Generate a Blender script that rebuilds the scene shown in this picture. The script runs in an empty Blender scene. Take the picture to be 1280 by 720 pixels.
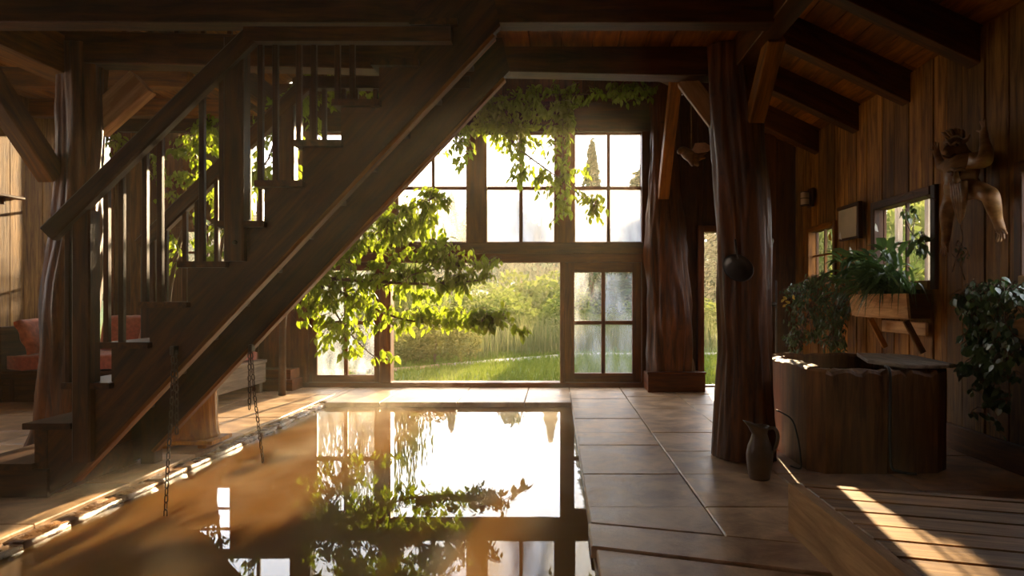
import bpy, bmesh, math, random
import numpy as np
from mathutils import Vector, Matrix, Quaternion, noise

random.seed(7)
rng = np.random.default_rng(11)
SC = bpy.context.scene
COL = SC.collection

# ------------------------------------------------------------------ camera
cam_data = bpy.data.cameras.new('camera')
cam_data.sensor_width = 36.0
cam_data.lens = 24.0
cam_data.shift_x = -55.0 / 1280.0
cam_data.shift_y = 13.0 / 1280.0
cam_data.clip_start = 0.05
cam_data.clip_end = 600
cam = bpy.data.objects.new('camera', cam_data)
COL.objects.link(cam)
cam.location = (0, 0, 1.15)
cam.rotation_euler = (math.pi / 2, 0, 0)
SC.camera = cam

# ------------------------------------------------------------------ sky
SUN_DIR = Vector((0.1266, 1.0, 0.2286)).normalized()      # towards the sun
world = bpy.data.worlds.new('sky')
SC.world = world
world.use_nodes = True
wn = world.node_tree
wn.nodes.clear()
def wnode(t, **k):
    n = wn.nodes.new(t)
    for a, b in k.items():
        setattr(n, a, b)
    return n
wout = wnode('ShaderNodeOutputWorld')
wbg = wnode('ShaderNodeBackground')
wtc = wnode('ShaderNodeTexCoord')
wsep = wnode('ShaderNodeSeparateXYZ')
wn.links.new(wtc.outputs['Generated'], wsep.inputs[0])
wramp = wnode('ShaderNodeValToRGB')
wramp.color_ramp.elements[0].position = 0.0
wramp.color_ramp.elements[0].color = (1.0, 0.95, 0.86, 1)
wramp.color_ramp.elements[1].position = 0.75
wramp.color_ramp.elements[1].color = (0.72, 0.80, 0.95, 1)
e = wramp.color_ramp.elements.new(0.25)
e.color = (0.93, 0.95, 1.0, 1)
wn.links.new(wsep.outputs['Z'], wramp.inputs[0])
wmap = wnode('ShaderNodeMapping')
wmap.inputs['Scale'].default_value = (2.0, 2.0, 6.0)
wn.links.new(wtc.outputs['Generated'], wmap.inputs[0])
wnoise = wnode('ShaderNodeTexNoise')
wnoise.inputs['Scale'].default_value = 1.6
wnoise.inputs['Detail'].default_value = 6
wn.links.new(wmap.outputs[0], wnoise.inputs['Vector'])
wr2 = wnode('ShaderNodeValToRGB')
wr2.color_ramp.elements[0].position = 0.45
wr2.color_ramp.elements[0].color = (0, 0, 0, 1)
wr2.color_ramp.elements[1].position = 0.65
wr2.color_ramp.elements[1].color = (1, 1, 1, 1)
wn.links.new(wnoise.outputs[0], wr2.inputs[0])
wmix = wnode('ShaderNodeMixRGB')
wmix.inputs[2].default_value = (1.0, 0.98, 0.95, 1)
wn.links.new(wr2.outputs[0], wmix.inputs[0])
wn.links.new(wramp.outputs[0], wmix.inputs[1])
wn.links.new(wmix.outputs[0], wbg.inputs[0])
wbg.inputs[1].default_value = 2.2
wn.links.new(wbg.outputs[0], wout.inputs[0])

# ------------------------------------------------------------------ sun and exposure
sun_data = bpy.data.lights.new('sun', 'SUN')
sun_data.energy = 12.0
sun_data.color = (1.0, 0.74, 0.42)
sun_data.angle = math.radians(0.7)
sun = bpy.data.objects.new('sun', sun_data)
COL.objects.link(sun)
sun.rotation_euler = SUN_DIR.to_track_quat('Z', 'Y').to_euler()
sun.location = (10, 60, 20)

SC.view_settings.view_transform = 'Standard'
SC.view_settings.look = 'None'
SC.view_settings.gamma = 1.0
SC.view_settings.use_curve_mapping = False
SC.view_settings.exposure = 1.45
SC.cycles.max_bounces = 8
SC.cycles.diffuse_bounces = 5
SC.cycles.transparent_max_bounces = 16
SC.cycles.caustics_reflective = False
SC.cycles.caustics_refractive = False

# ------------------------------------------------------------------ helpers: objects
WM = {}
def link(o, parent=None, M=None):
    COL.objects.link(o)
    M = M if M is not None else Matrix.Identity(4)
    if parent is not None:
        o.parent = parent
        o.matrix_parent_inverse = WM[parent.name].inverted()
    o.matrix_basis = M
    WM[o.name] = M.copy()
    return o
def tag(o, label=None, cat=None, group=None, kind=None):
    if label: o['label'] = label
    if cat: o['category'] = cat
    if group: o['group'] = group
    if kind: o['kind'] = kind
    return o
def thing(name, loc, label=None, cat=None, group=None, kind=None):
    o = bpy.data.objects.new(name, None)
    o.empty_display_size = 0.1
    link(o, None, Matrix.Translation(Vector(loc)))
    return tag(o, label, cat, group, kind)
def mobj(name, me, mat=None, parent=None, M=None, smooth=False):
    if mat is not None and len(me.materials) == 0:
        me.materials.append(mat)
    if smooth:
        me.polygons.foreach_set('use_smooth', [True] * len(me.polygons))
    return link(bpy.data.objects.new(name, me), parent, M)
def pydata(name, verts, faces):
    me = bpy.data.meshes.new(name)
    me.from_pydata([tuple(v) for v in verts], [], faces)
    me.update()
    return me
def fast_mesh(name, V, F):
    """V (N,3) floats, F (M,k) ints with one k"""
    V = np.asarray(V, np.float32); F = np.asarray(F, np.int32)
    me = bpy.data.meshes.new(name)
    k = F.shape[1]
    me.vertices.add(len(V)); me.vertices.foreach_set('co', V.ravel())
    me.loops.add(F.size); me.loops.foreach_set('vertex_index', F.ravel())
    me.polygons.add(len(F))
    me.polygons.foreach_set('loop_start', np.arange(0, F.size, k, dtype=np.int32))
    me.polygons.foreach_set('loop_total', np.full(len(F), k, np.int32))
    me.update(calc_edges=True)
    return me
def frame(p, x, up=(0, 0, 1)):
    x = Vector(x).normalized(); up = Vector(up)
    if abs(x.dot(up)) > 0.98 * up.length:
        up = Vector((0, 1, 0)) if abs(x.y) < 0.9 else Vector((1, 0, 0))
    y = up.cross(x).normalized(); z = x.cross(y)
    M = Matrix((x, y, z)).transposed().to_4x4()
    M.translation = Vector(p)
    return M
_bc = {}
def beam_mesh(L, w, h, bev):
    key = (round(L, 3), round(w, 3), round(h, 3), round(bev, 4))
    if key in _bc: return _bc[key]
    a, b = w / 2, h / 2; c = min(bev, a * .6, b * .6)
    prof = [(a - c, -b), (a, -b + c), (a, b - c), (a - c, b), (-a + c, b), (-a, b - c), (-a, -b + c), (-a + c, -b)]
    V = []; F = []
    for x in (0, L):
        V += [(x, p[0], p[1]) for p in prof]
    for i in range(8):
        j = (i + 1) % 8
        F.append((i, j, 8 + j, 8 + i))
    F.append(tuple(range(7, -1, -1))); F.append(tuple(range(8, 16)))
    me = pydata('beam', V, F); _bc[key] = me
    return me
def beam(name, p0, p1, w, h, mat, parent=None, bev=0.006, up=(0, 0, 1)):
    """bar from p0 to p1; w is its width (horizontal), h its height along up"""
    p0 = Vector(p0); p1 = Vector(p1)
    me = beam_mesh((p1 - p0).length, w, h, bev)
    key = ('m', me.name, mat.name)
    if len(me.materials) and me.materials[0] != mat:
        if key not in _bc:
            m2 = me.copy(); m2.materials.clear(); m2.materials.append(mat); _bc[key] = m2
        me = _bc[key]
    return mobj(name, me, mat, parent, frame(p0, p1 - p0, up))
def box(name, lo, hi, mat, parent=None, axis=0, bev=0.006):
    """axis-aligned box, wood grain along axis"""
    lo = Vector(lo); hi = Vector(hi); c = (lo + hi) / 2; d = hi - lo
    if axis == 0:
        return beam(name, (lo.x, c.y, c.z), (hi.x, c.y, c.z), d.y, d.z, mat, parent, bev)
    if axis == 1:
        return beam(name, (c.x, lo.y, c.z), (c.x, hi.y, c.z), d.x, d.z, mat, parent, bev)
    return beam(name, (c.x, c.y, lo.z), (c.x, c.y, hi.z), d.x, d.y, mat, parent, bev, up=(0, 1, 0))
def slab(name, pts, thick, mat, parent=None, xdir=(1, 0, 0), bev=0.0):
    """polygon pts (world) pushed along vector thick"""
    pts = [Vector(p) for p in pts]; t = Vector(thick)
    o = sum(pts, Vector()) / len(pts)
    n = t.normalized(); x = Vector(xdir); x = (x - n * x.dot(n)).normalized()
    M = frame(o, x, n); Mi = M.inverted()
    k = len(pts)
    A = [Mi @ p for p in pts]; B = [Mi @ (p + t) for p in pts]
    V = list(A)
    if bev:
        cB = sum(B, Vector()) / k
        tl = t.length
        mid = [b.copy() for b in B]
        for v in mid: v.z -= bev
        top = []
        for b in B:
            d = (b - cB); r = d.length
            top.append(cB + d * ((r - bev * 1.3) / r))
        V += mid + top
        F = [tuple(range(k - 1, -1, -1))]
        for lay in (0, 1):
            for i in range(k):
                j = (i + 1) % k
                F.append((lay * k + i, lay * k + j, (lay + 1) * k + j, (lay + 1) * k + i))
        F.append(tuple(2 * k + i for i in range(k)))
    else:
        V += B
        F = [tuple(range(k - 1, -1, -1)), tuple(range(k, 2 * k))]
        for i in range(k):
            j = (i + 1) % k
            F.append((i, j, k + j, k + i))
    me = pydata(name, V, F)
    bm = bmesh.new(); bm.from_mesh(me); bmesh.ops.recalc_face_normals(bm, faces=bm.faces)
    bm.to_mesh(me); bm.free()
    return mobj(name, me, mat, parent, M)
def tube_mesh(name, pts, rad, sides=8, wob=0.0, ridges=0, twist=0.0, seed=0, amp=0.0, caps=True, gnarl=0.0):
    pts = [Vector(p) for p in pts]; n = len(pts)
    r = random.Random(seed)
    ph = [r.uniform(0, 6.28) for _ in range(6)]
    V = []; F = []
    u = None
    for i, p in enumerate(pts):
        d = (pts[min(i + 1, n - 1)] - pts[max(i - 1, 0)]).normalized()
        if u is None:
            u = d.orthogonal().normalized()
        u = (u - d * u.dot(d)).normalized(); v = d.cross(u)
        ri = rad[i] if hasattr(rad, '__len__') else rad
        for s in range(sides):
            a = 2 * math.pi * s / sides
            q = 1.0
            if gnarl:
                ca, sa = math.cos(a), math.sin(a); zz = p.z + seed * 3.1
                q += gnarl * (1.3 * noise.noise(Vector((ca * 1.1, sa * 1.1, zz * .9))) + 1.5 * (.38 - abs(noise.noise(Vector((ca * 2.6 + .4 * zz, sa * 2.6, zz * .8))))) + .5 * noise.noise(Vector((ca * 5.5, sa * 5.5, zz * 1.3))))
            if ridges:
                q += amp * (abs(math.sin(ridges * a / 2 + ph[0] + twist * i)) - 0.6)
                q += amp * .6 * math.sin(3 * a + ph[1] + twist * 1.6 * i)
                q += amp * .4 * math.sin(2 * a + ph[2] - twist * 1.1 * i)
            if wob: q += wob * (r.random() - .5)
            V.append(p + (u * math.cos(a) + v * math.sin(a)) * ri * q)
    for i in range(n - 1):
        for s in range(sides):
            t = (s + 1) % sides
            F.append((i * sides + s, i * sides + t, (i + 1) * sides + t, (i + 1) * sides + s))
    if caps:
        F.append(tuple(range(sides - 1, -1, -1))); F.append(tuple((n - 1) * sides + s for s in range(sides)))
    return pydata(name, V, F)
def tube(name, pts, rad, mat, parent=None, sides=8, smooth=True, **k):
    return mobj(name, tube_mesh(name, pts, rad, sides, **k), mat, parent, None, smooth)
def lathe(name, prof, mat, parent=None, M=None, sides=28, smooth=True):
    V = []; F = []
    for r, z in prof:
        for s in range(sides):
            a = 2 * math.pi * s / sides
            V.append((r * math.cos(a), r * math.sin(a), z))
    for i in range(len(prof) - 1):
        for s in range(sides):
            t = (s + 1) % sides
            F.append((i * sides + s, i * sides + t, (i + 1) * sides + t, (i + 1) * sides + s))
    return mobj(name, pydata(name, V, F), mat, parent, M, smooth)
def smooth_path(pts, sub=4):
    pts = [Vector(p) for p in pts]; out = []
    for i in range(len(pts) - 1):
        a = pts[max(i - 1, 0)]; b = pts[i]; c = pts[i + 1]; d = pts[min(i + 2, len(pts) - 1)]
        for k in range(sub):
            t = k / sub
            out.append(0.5 * ((2 * b) + (c - a) * t + (2 * a - 5 * b + 4 * c - d) * t * t + (3 * b - a - 3 * c + d) * t ** 3))
    out.append(pts[-1])
    return out
def at(px, py, Y):
    """the place at depth Y that the photograph shows at (px, py); used to measure, once, where things stand"""
    return Vector(((px - 695) / 853 * Y, Y, 1.15 + (373 - py) / 853 * Y))
def atX(px, py, X):
    return at(px, py, X * 853 / (px - 695))

# ------------------------------------------------------------------ helpers: materials
class NT:
    def __init__(s, name):
        s.m = bpy.data.materials.new(name); s.m.use_nodes = True
        s.t = s.m.node_tree; s.t.nodes.clear()
        s.out = s.n('ShaderNodeOutputMaterial')
    def n(s, t, **k):
        x = s.t.nodes.new(t)
        for a, b in k.items():
            if a.startswith('i_'):
                x.inputs[a[2:].replace('_', ' ')].default_value = b
            else: setattr(x, a, b)
        return x
    def l(s, a, b): s.t.links.new(a, b)
def ramp(nt, stops):
    r = nt.n('ShaderNodeValToRGB'); cr = r.color_ramp
    cr.elements[0].position, cr.elements[0].color = stops[0][0], (*stops[0][1], 1)
    cr.elements[1].position, cr.elements[1].color = stops[-1][0], (*stops[-1][1], 1)
    for p, c in stops[1:-1]:
        e = cr.elements.new(p); e.color = (*c, 1)
    return r
def rnd_coords(nt, scale, world=False):
    if world:
        g = nt.n('ShaderNodeNewGeometry'); src = g.outputs['Position']
    else:
        tc = nt.n('ShaderNodeTexCoord'); src = tc.outputs['Object']
    oi = nt.n('ShaderNodeObjectInfo')
    mul = nt.n('ShaderNodeVectorMath', operation='SCALE'); mul.inputs[0].default_value = (17.3, 31.7, 23.1)
    nt.l(oi.outputs['Random'], mul.inputs['Scale'])
    add = nt.n('ShaderNodeVectorMath', operation='ADD')
    nt.l(src, add.inputs[0])
    if not world: nt.l(mul.outputs[0], add.inputs[1])
    mp = nt.n('ShaderNodeMapping'); mp.inputs['Scale'].default_value = scale
    nt.l(add.outputs[0], mp.inputs[0])
    return mp.outputs[0], oi, add.outputs[0]
def wood(name, dark, light, rough=0.6, var=0.35, grain=1.0, spec=0.3, scale=(0.9, 9, 9), bump=0.25, patch=None):
    nt = NT(name)
    v, oi, raw = rnd_coords(nt, scale)
    n1 = nt.n('ShaderNodeTexNoise', i_Scale=2.2 * grain, i_Detail=7.0, i_Roughness=0.65, i_Distortion=0.6); nt.l(v, n1.inputs['Vector'])
    n2 = nt.n('ShaderNodeTexNoise', i_Scale=1.3, i_Detail=3.0); nt.l(raw, n2.inputs['Vector'])
    r = ramp(nt, [(0.36, dark), (0.66, light)]); nt.l(n1.outputs[0], r.inputs[0])
    big = nt.n('ShaderNodeMapRange'); big.inputs['From Min'].default_value = .35; big.inputs['From Max'].default_value = .65
    big.inputs['To Min'].default_value = 0.7; big.inputs['To Max'].default_value = 1.15
    nt.l(n2.outputs[0], big.inputs[0])
    ov = nt.n('ShaderNodeMapRange'); ov.inputs['To Min'].default_value = 1 - var; ov.inputs['To Max'].default_value = 1 + var
    nt.l(oi.outputs['Random'], ov.inputs[0])
    mu = nt.n('ShaderNodeMath', operation='MULTIPLY'); nt.l(big.outputs[0], mu.inputs[0]); nt.l(ov.outputs[0], mu.inputs[1])
    hs = nt.n('ShaderNodeHueSaturation'); nt.l(r.outputs[0], hs.inputs['Color']); nt.l(mu.outputs[0], hs.inputs['Value']); hs.inputs['Saturation'].default_value = 1.22
    col = hs.outputs[0]
    # knots
    vk, _, _ = rnd_coords(nt, (0.9, 4.5, 4.5))
    vo = nt.n('ShaderNodeTexVoronoi', i_Scale=1.1); nt.l(vk, vo.inputs['Vector'])
    kr = ramp(nt, [(0.02, (0.25, 0.25, 0.25)), (0.12, (1, 1, 1))]); nt.l(vo.outputs['Distance'], kr.inputs[0])
    mk = nt.n('ShaderNodeMixRGB', blend_type='MULTIPLY'); mk.inputs[0].default_value = 0.8
    nt.l(col, mk.inputs[1]); nt.l(kr.outputs[0], mk.inputs[2]); col = mk.outputs[0]
    b = nt.n('ShaderNodeBsdfPrincipled'); nt.l(col, b.inputs['Base Color'])
    b.inputs['Roughness'].default_value = rough; b.inputs['Specular IOR Level'].default_value = spec
    bp = nt.n('ShaderNodeBump', i_Strength=bump, i_Distance=0.01); nt.l(n1.outputs[0], bp.inputs['Height']); nt.l(bp.outputs[0], b.inputs['Normal'])
    nt.l(b.outputs[0], nt.out.inputs[0])
    return nt.m
def stone(name, dark, light, rough=(0.3, 0.6), scale=3.0, bump=0.3, var=0.18, spec=0.5):
    nt = NT(name)
    v, oi, raw = rnd_coords(nt, (1, 1, 1))
    n1 = nt.n('ShaderNodeTexNoise', i_Scale=scale, i_Detail=8.0, i_Roughness=0.62, i_Distortion=0.4); nt.l(v, n1.inputs['Vector'])
    n3 = nt.n('ShaderNodeTexNoise', i_Scale=scale * 14, i_Detail=4.0); nt.l(v, n3.inputs['Vector'])
    r = ramp(nt, [(0.38, dark), (0.62, light)]); nt.l(n1.outputs[0], r.inputs[0])
    ov = nt.n('ShaderNodeMapRange'); ov.inputs['To Min'].default_value = 1 - var; ov.inputs['To Max'].default_value = 1 + var
    nt.l(oi.outputs['Random'], ov.inputs[0])
    hs = nt.n('ShaderNodeHueSaturation'); nt.l(r.outputs[0], hs.inputs['Color']); nt.l(ov.outputs[0], hs.inputs['Value'])
    b = nt.n('ShaderNodeBsdfPrincipled'); nt.l(hs.outputs[0], b.inputs['Base Color'])
    rr = nt.n('ShaderNodeMapRange'); rr.inputs['From Min'].default_value = .3; rr.inputs['From Max'].default_value = .7
    rr.inputs['To Min'].default_value = rough[0]; rr.inputs['To Max'].default_value = rough[1]
    nt.l(n1.outputs[0], rr.inputs[0]); nt.l(rr.outputs[0], b.inputs['Roughness'])
    b.inputs['Specular IOR Level'].default_value = spec
    ad = nt.n('ShaderNodeMath', operation='ADD'); nt.l(n1.outputs[0], ad.inputs[0])
    ml = nt.n('ShaderNodeMath', operation='MULTIPLY'); ml.inputs[1].default_value = .25
    nt.l(n3.outputs[0], ml.inputs[0]); nt.l(ml.outputs[0], ad.inputs[1])
    bp = nt.n('ShaderNodeBump', i_Strength=bump, i_Distance=0.01); nt.l(ad.outputs[0], bp.inputs['Height']); nt.l(bp.outputs[0], b.inputs['Normal'])
    nt.l(b.outputs[0], nt.out.inputs[0])
    return nt.m
def foliage(name, c1, c2, trans=0.5, tc=None, world_var=3.0, gloss=0.0):
    """thin leaf: diffuse plus light through it; colour varies from leaf to leaf"""
    nt = NT(name)
    g = nt.n('ShaderNodeNewGeometry'); oi = nt.n('ShaderNodeObjectInfo')
    rn = g.outputs['Random Per Island']
    ad = nt.n('ShaderNodeMath', operation='ADD'); nt.l(rn, ad.inputs[0]); nt.l(oi.outputs['Random'], ad.inputs[1])
    fr = nt.n('ShaderNodeMath', operation='FRACT'); nt.l(ad.outputs[0], fr.inputs[0])
    r = ramp(nt, [(0.0, c1), (1.0, c2)]); nt.l(fr.outputs[0], r.inputs[0])
    d = nt.n('ShaderNodeBsdfDiffuse'); nt.l(r.outputs[0], d.inputs[0])
    t = nt.n('ShaderNodeBsdfTranslucent')
    if tc is None:
        nt.l(r.outputs[0], t.inputs[0])
    else:
        mx0 = nt.n('ShaderNodeMixRGB', blend_type='MIX'); mx0.inputs[0].default_value = .6
        nt.l(r.outputs[0], mx0.inputs[1]); mx0.inputs[2].default_value = (*tc, 1); nt.l(mx0.outputs[0], t.inputs[0])
    mx = nt.n('ShaderNodeMixShader'); mx.inputs[0].default_value = trans
    nt.l(d.outputs[0], mx.inputs[1]); nt.l(t.outputs[0], mx.inputs[2]); o = mx.outputs[0]
    if gloss:
        gl = nt.n('ShaderNodeBsdfGlossy', i_Roughness=0.35); gl.inputs[0].default_value = (1, 1, 1, 1)
        m2 = nt.n('ShaderNodeMixShader'); m2.inputs[0].default_value = gloss
        nt.l(o, m2.inputs[1]); nt.l(gl.outputs[0], m2.inputs[2]); o = m2.outputs[0]
    nt.l(o, nt.out.inputs[0])
    return nt.m
def plain(name, c, rough=0.5, metal=0.0, spec=0.5, noise=0.25, scale=8.0, bump=0.1, sheen=0.0):
    nt = NT(name)
    v, oi, raw = rnd_coords(nt, (1, 1, 1))
    n1 = nt.n('ShaderNodeTexNoise', i_Scale=scale, i_Detail=5.0); nt.l(v, n1.inputs['Vector'])
    r = ramp(nt, [(0.3, tuple(x * (1 - noise) for x in c)), (0.7, tuple(min(1, x * (1 + noise)) for x in c))]); nt.l(n1.outputs[0], r.inputs[0])
    b = nt.n('ShaderNodeBsdfPrincipled'); nt.l(r.outputs[0], b.inputs['Base Color'])
    b.inputs['Roughness'].default_value = rough; b.inputs['Metallic'].default_value = metal
    b.inputs['Specular IOR Level'].default_value = spec
    if sheen: b.inputs['Sheen Weight'].default_value = sheen
    bp = nt.n('ShaderNodeBump', i_Strength=bump, i_Distance=0.01); nt.l(n1.outputs[0], bp.inputs['Height']); nt.l(bp.outputs[0], b.inputs['Normal'])
    nt.l(b.outputs[0], nt.out.inputs[0])
    return nt.m
def pane_glass(name, fog=0.0, tint=(1, 1, 1)):
    """thin flat pane: lets light straight through, mirrors a little, fogged with condensation by degrees"""
    nt = NT(name)
    tr = nt.n('ShaderNodeBsdfTransparent'); tr.inputs[0].default_value = (*tint, 1)
    gl = nt.n('ShaderNodeBsdfGlossy', i_Roughness=0.0)
    lw = nt.n('ShaderNodeLayerWeight', i_Blend=.5); pw = nt.n('ShaderNodeMath', operation='POWER'); pw.inputs[1].default_value = 5.0; nt.l(lw.outputs['Facing'], pw.inputs[0])
    fz = nt.n('ShaderNodeMapRange'); fz.inputs['To Min'].default_value = .05; nt.l(pw.outputs[0], fz.inputs[0])
    mx = nt.n('ShaderNodeMixShader'); nt.l(fz.outputs[0], mx.inputs[0]); nt.l(tr.outputs[0], mx.inputs[1]); nt.l(gl.outputs[0], mx.inputs[2])
    o = mx.outputs[0]
    if fog:
        v, oi, raw = rnd_coords(nt, (1, 1, 0.35))
        n1 = nt.n('ShaderNodeTexNoise', i_Scale=5.0, i_Detail=5.0); nt.l(v, n1.inputs['Vector'])
        r = nt.n('ShaderNodeMapRange'); r.inputs['From Min'].default_value = .35; r.inputs['From Max'].default_value = .65
        r.inputs['To Min'].default_value = max(0, fog - .25); r.inputs['To Max'].default_value = min(1, fog + .25)
        nt.l(n1.outputs[0], r.inputs[0])
        t = nt.n('ShaderNodeBsdfTranslucent'); t.inputs[0].default_value = (.48, .50, .54, 1)
        d = nt.n('ShaderNodeBsdfDiffuse'); d.inputs[0].default_value = (.5, .5, .5, 1)
        m0 = nt.n('ShaderNodeMixShader'); m0.inputs[0].default_value = .25; nt.l(t.outputs[0], m0.inputs[1]); nt.l(d.outputs[0], m0.inputs[2])
        m2 = nt.n('ShaderNodeMixShader'); nt.l(r.outputs[0], m2.inputs[0]); nt.l(o, m2.inputs[1]); nt.l(m0.outputs[0], m2.inputs[2]); o = m2.outputs[0]
    nt.l(o, nt.out.inputs[0])
    return nt.m

W_BEAM = wood('beam_wood', (0.0323, 0.0136, 0.0059), (0.1232, 0.0527, 0.0221), var=.2, rough=.55)
W_STAIR = wood('stair_wood', (0.0280, 0.0112, 0.0048), (0.1040, 0.0440, 0.0176), var=.25, rough=.5)
W_FRAME = wood('window_frame_wood', (0.0720, 0.0243, 0.0090), (0.1890, 0.0675, 0.0252), var=.15, rough=.5)
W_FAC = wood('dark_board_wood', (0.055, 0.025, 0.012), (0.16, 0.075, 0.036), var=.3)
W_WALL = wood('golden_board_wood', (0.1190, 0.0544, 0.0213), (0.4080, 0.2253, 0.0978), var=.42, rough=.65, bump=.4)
W_LEFT = wood('left_board_wood', (0.14, 0.07, 0.03), (0.46, 0.27, 0.12), var=.3, rough=.7, bump=.4)
W_ROOF = wood('roof_board_wood', (0.1105, 0.0497, 0.0199), (0.3536, 0.1658, 0.0663), var=.3)
W_PLANTER = wood('planter_wood', (0.34, 0.20, 0.105), (0.62, 0.41, 0.235), var=.15)
W_DECK = wood('platform_wood', (0.22, 0.125, 0.065), (0.54, 0.345, 0.19), var=.18, rough=.5)
W_GREY = wood('weathered_wood', (0.18, 0.14, 0.10), (0.44, 0.36, 0.27), var=.15)
W_LOG = wood('log_wood', (0.045, 0.020, 0.010), (0.20, 0.085, 0.038), var=.1, rough=.5, scale=(9, 9, 0.8), spec=.4, bump=.6)
W_DRUM = wood('drum_wood', (0.30, 0.115, 0.03), (0.66, 0.32, 0.10), var=.1, rough=.5, scale=(7, 7, 1.2))
W_TUB = wood('tub_wood', (0.0720, 0.0360, 0.0176), (0.2080, 0.1120, 0.0560), var=.2, rough=.6)
S_FLOOR = stone('floor_stone', (0.32, 0.18, 0.085), (0.66, 0.43, 0.235), rough=(.30, .5), scale=4.0, bump=.45, spec=.5)
S_COPING = stone('wet_coping_stone', (0.10, 0.045, 0.016), (0.26, 0.13, 0.05), rough=(.15, .45), scale=12, bump=1.0, spec=.6)
S_BASIN = stone('basin_stone', (0.16, 0.07, 0.02), (0.30, 0.14, 0.045), rough=(.3, .6))
M_GLASS = pane_glass('clear_pane')
M_FOG = pane_glass('fogged_pane', .8)
M_HALF = pane_glass('misted_pane', .16)
M_IRON = plain('dark_iron', (0.10, 0.075, 0.055), rough=.45, metal=.8)
M_RED = plain('red_fabric', (0.42, 0.10, 0.055), rough=.9, scale=30, bump=.3, sheen=.3)
M_RUST = plain('rust_fabric', (0.46, 0.12, 0.05), rough=.9, scale=14, noise=.4, bump=.3, sheen=.3)
M_CARVE = wood('carved_wood', (0.15, 0.085, 0.045), (0.34, 0.205, 0.115), var=.03, rough=.45, scale=(3, 3, 6), bump=.1)
M_CLAY = plain('clay', (0.12, 0.078, 0.042), rough=.4, spec=.5, noise=.35)
M_BLACK = plain('black_rubber', (0.02, 0.018, 0.015), rough=.5)
F_TREE = foliage('tree_leaf', (0.0612, 0.1148, 0.0076), (0.1530, 0.2218, 0.0153), .64, (0.4284, 0.5202, 0.0229), gloss=.03)
F_DARK = foliage('house_plant_leaf', (0.035, 0.075, 0.015), (0.09, 0.15, 0.03), .35, gloss=.07)
F_IVY = foliage('ivy_leaf', (0.03, 0.075, 0.015), (0.09, 0.15, 0.03), .3, gloss=.1)
F_LAWN = foliage('lawn_blade', (0.0382, 0.0765, 0.0091), (0.1148, 0.1454, 0.0230), .5, (0.1836, 0.2065, 0.0306))
F_TALL = foliage('tall_grass_blade', (0.0458, 0.0661, 0.0153), (0.1729, 0.1525, 0.0610), .5, (0.1729, 0.1729, 0.0559))
F_BUSH = foliage('bush_leaf', (0.0397, 0.0645, 0.0099), (0.1091, 0.1290, 0.0248), .5, (0.1786, 0.1984, 0.0298))
F_OLIVE = foliage('olive_bush_leaf', (0.0335, 0.0446, 0.0112), (0.1115, 0.1004, 0.0279), .5, (0.1896, 0.1673, 0.0390))
F_WOOD = foliage('forest_leaf', (0.03, 0.06, 0.025), (0.07, 0.11, 0.04), .15)
F_PINE = foliage('pine_needle', (0.03, 0.045, 0.018), (0.08, 0.09, 0.035), .12)
F_BARK = plain('bark', (0.11, 0.065, 0.035), rough=.9, bump=.5)

# ================================================================== SETTING
H_FAC = 8.84                     # inner face of the window wall
XL, XR = -6.2, 3.1               # inner faces of the side walls
YB = -3.0                        # wall behind the camera
PX0, PX1 = -2.565, 0.172         # pool edges
PYF, PYN = 7.55, 1.2
WATER = -0.055
def roof_z(x):                   # underside of roof boards, nave and right aisle
    return 3.14 + 0.47 * (XR - x) if x > -1.1 else 3.14 + 0.47 * (XR + 1.1) + 0.47 * (x + 1.1)

# ---- floor
floor = thing('floor', (0, 0, 0), kind='structure')
def bed(lo, hi): box('bedding', (lo[0], lo[1], -0.3), (hi[0], hi[1], -0.052), S_BASIN, floor)
bed((XL - .2, YB - .2), (PX0 - .01, H_FAC + .1)); bed((PX1 + .01, YB - .2), (XR + .2, H_FAC + .1)); bed((PX0, PYF + .01), (PX1, H_FAC + .1)); bed((PX0, YB - .2), (PX1, PYN - .01))
def tile(q, dz=None):
    dz = random.uniform(-.003, .003) if dz is None else dz
    g = 0.004
    c = sum((Vector((x, y, 0)) for x, y in q), Vector()) / len(q)
    pts = []
    for x, y in q:
        d = Vector((x, y, 0)) - c
        pts.append(Vector((x - math.copysign(g, d.x), y - math.copysign(g, d.y), -0.055)))
    slab('stone_slab', pts, (0, 0, 0.055 + dz), S_FLOOR, floor, bev=.006)
def quad(x0, x1, y0, y1): tile([(x0, y0), (x1, y0), (x1, y1), (x0, y1)])
rows0 = [8.84, 7.85, 7.16, 6.54, 5.87, 5.36, 4.48, 3.77]
rows1 = [8.84, 8.0, 7.16, 5.87, 5.15, 4.48, 3.77]
for i in range(len(rows0) - 1):
    quad(PX1, .82, rows0[i + 1], rows0[i])
for i in range(len(rows1) - 1):
    quad(.82, 1.45, rows1[i + 1], rows1[i])
for x0, x1, rs in ((1.45, 2.2, [8.84, 8.2, 7.4, 6.54, 5.87, 5.15, 4.48, 3.77, 3.3]), (2.2, XR, [8.84, 7.8, 6.9, 5.9, 5.0, 4.1, 3.3])):
    for i in range(len(rs) - 1): quad(x0, x1, rs[i + 1], rs[i])
tile([(PX1, 3.50), (.82, 3.31), (.82, 3.77), (PX1, 3.77)])
tile([(.82, 3.31), (1.45, 3.12), (1.45, 3.77), (.82, 3.77)])
tile([(PX1 - .012, 3.17), (1.45, 2.75), (1.45, 3.10), (PX1 - .012, 3.485)], .004)
tile([(PX1 + .01, 2.2), (1.45, 1.9), (1.45, 2.73), (PX1 + .01, 3.145)], -.004)
tile([(1.45, 1.9), (XR, 1.4), (XR, 3.28), (1.45, 3.28)])
quad(PX1, XR, -1.0, 1.38); quad(PX0, PX1, -1.0, PYN); quad(XL, PX0, -1.0, 1.9); quad(XL, XR, YB, -1.02)
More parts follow.
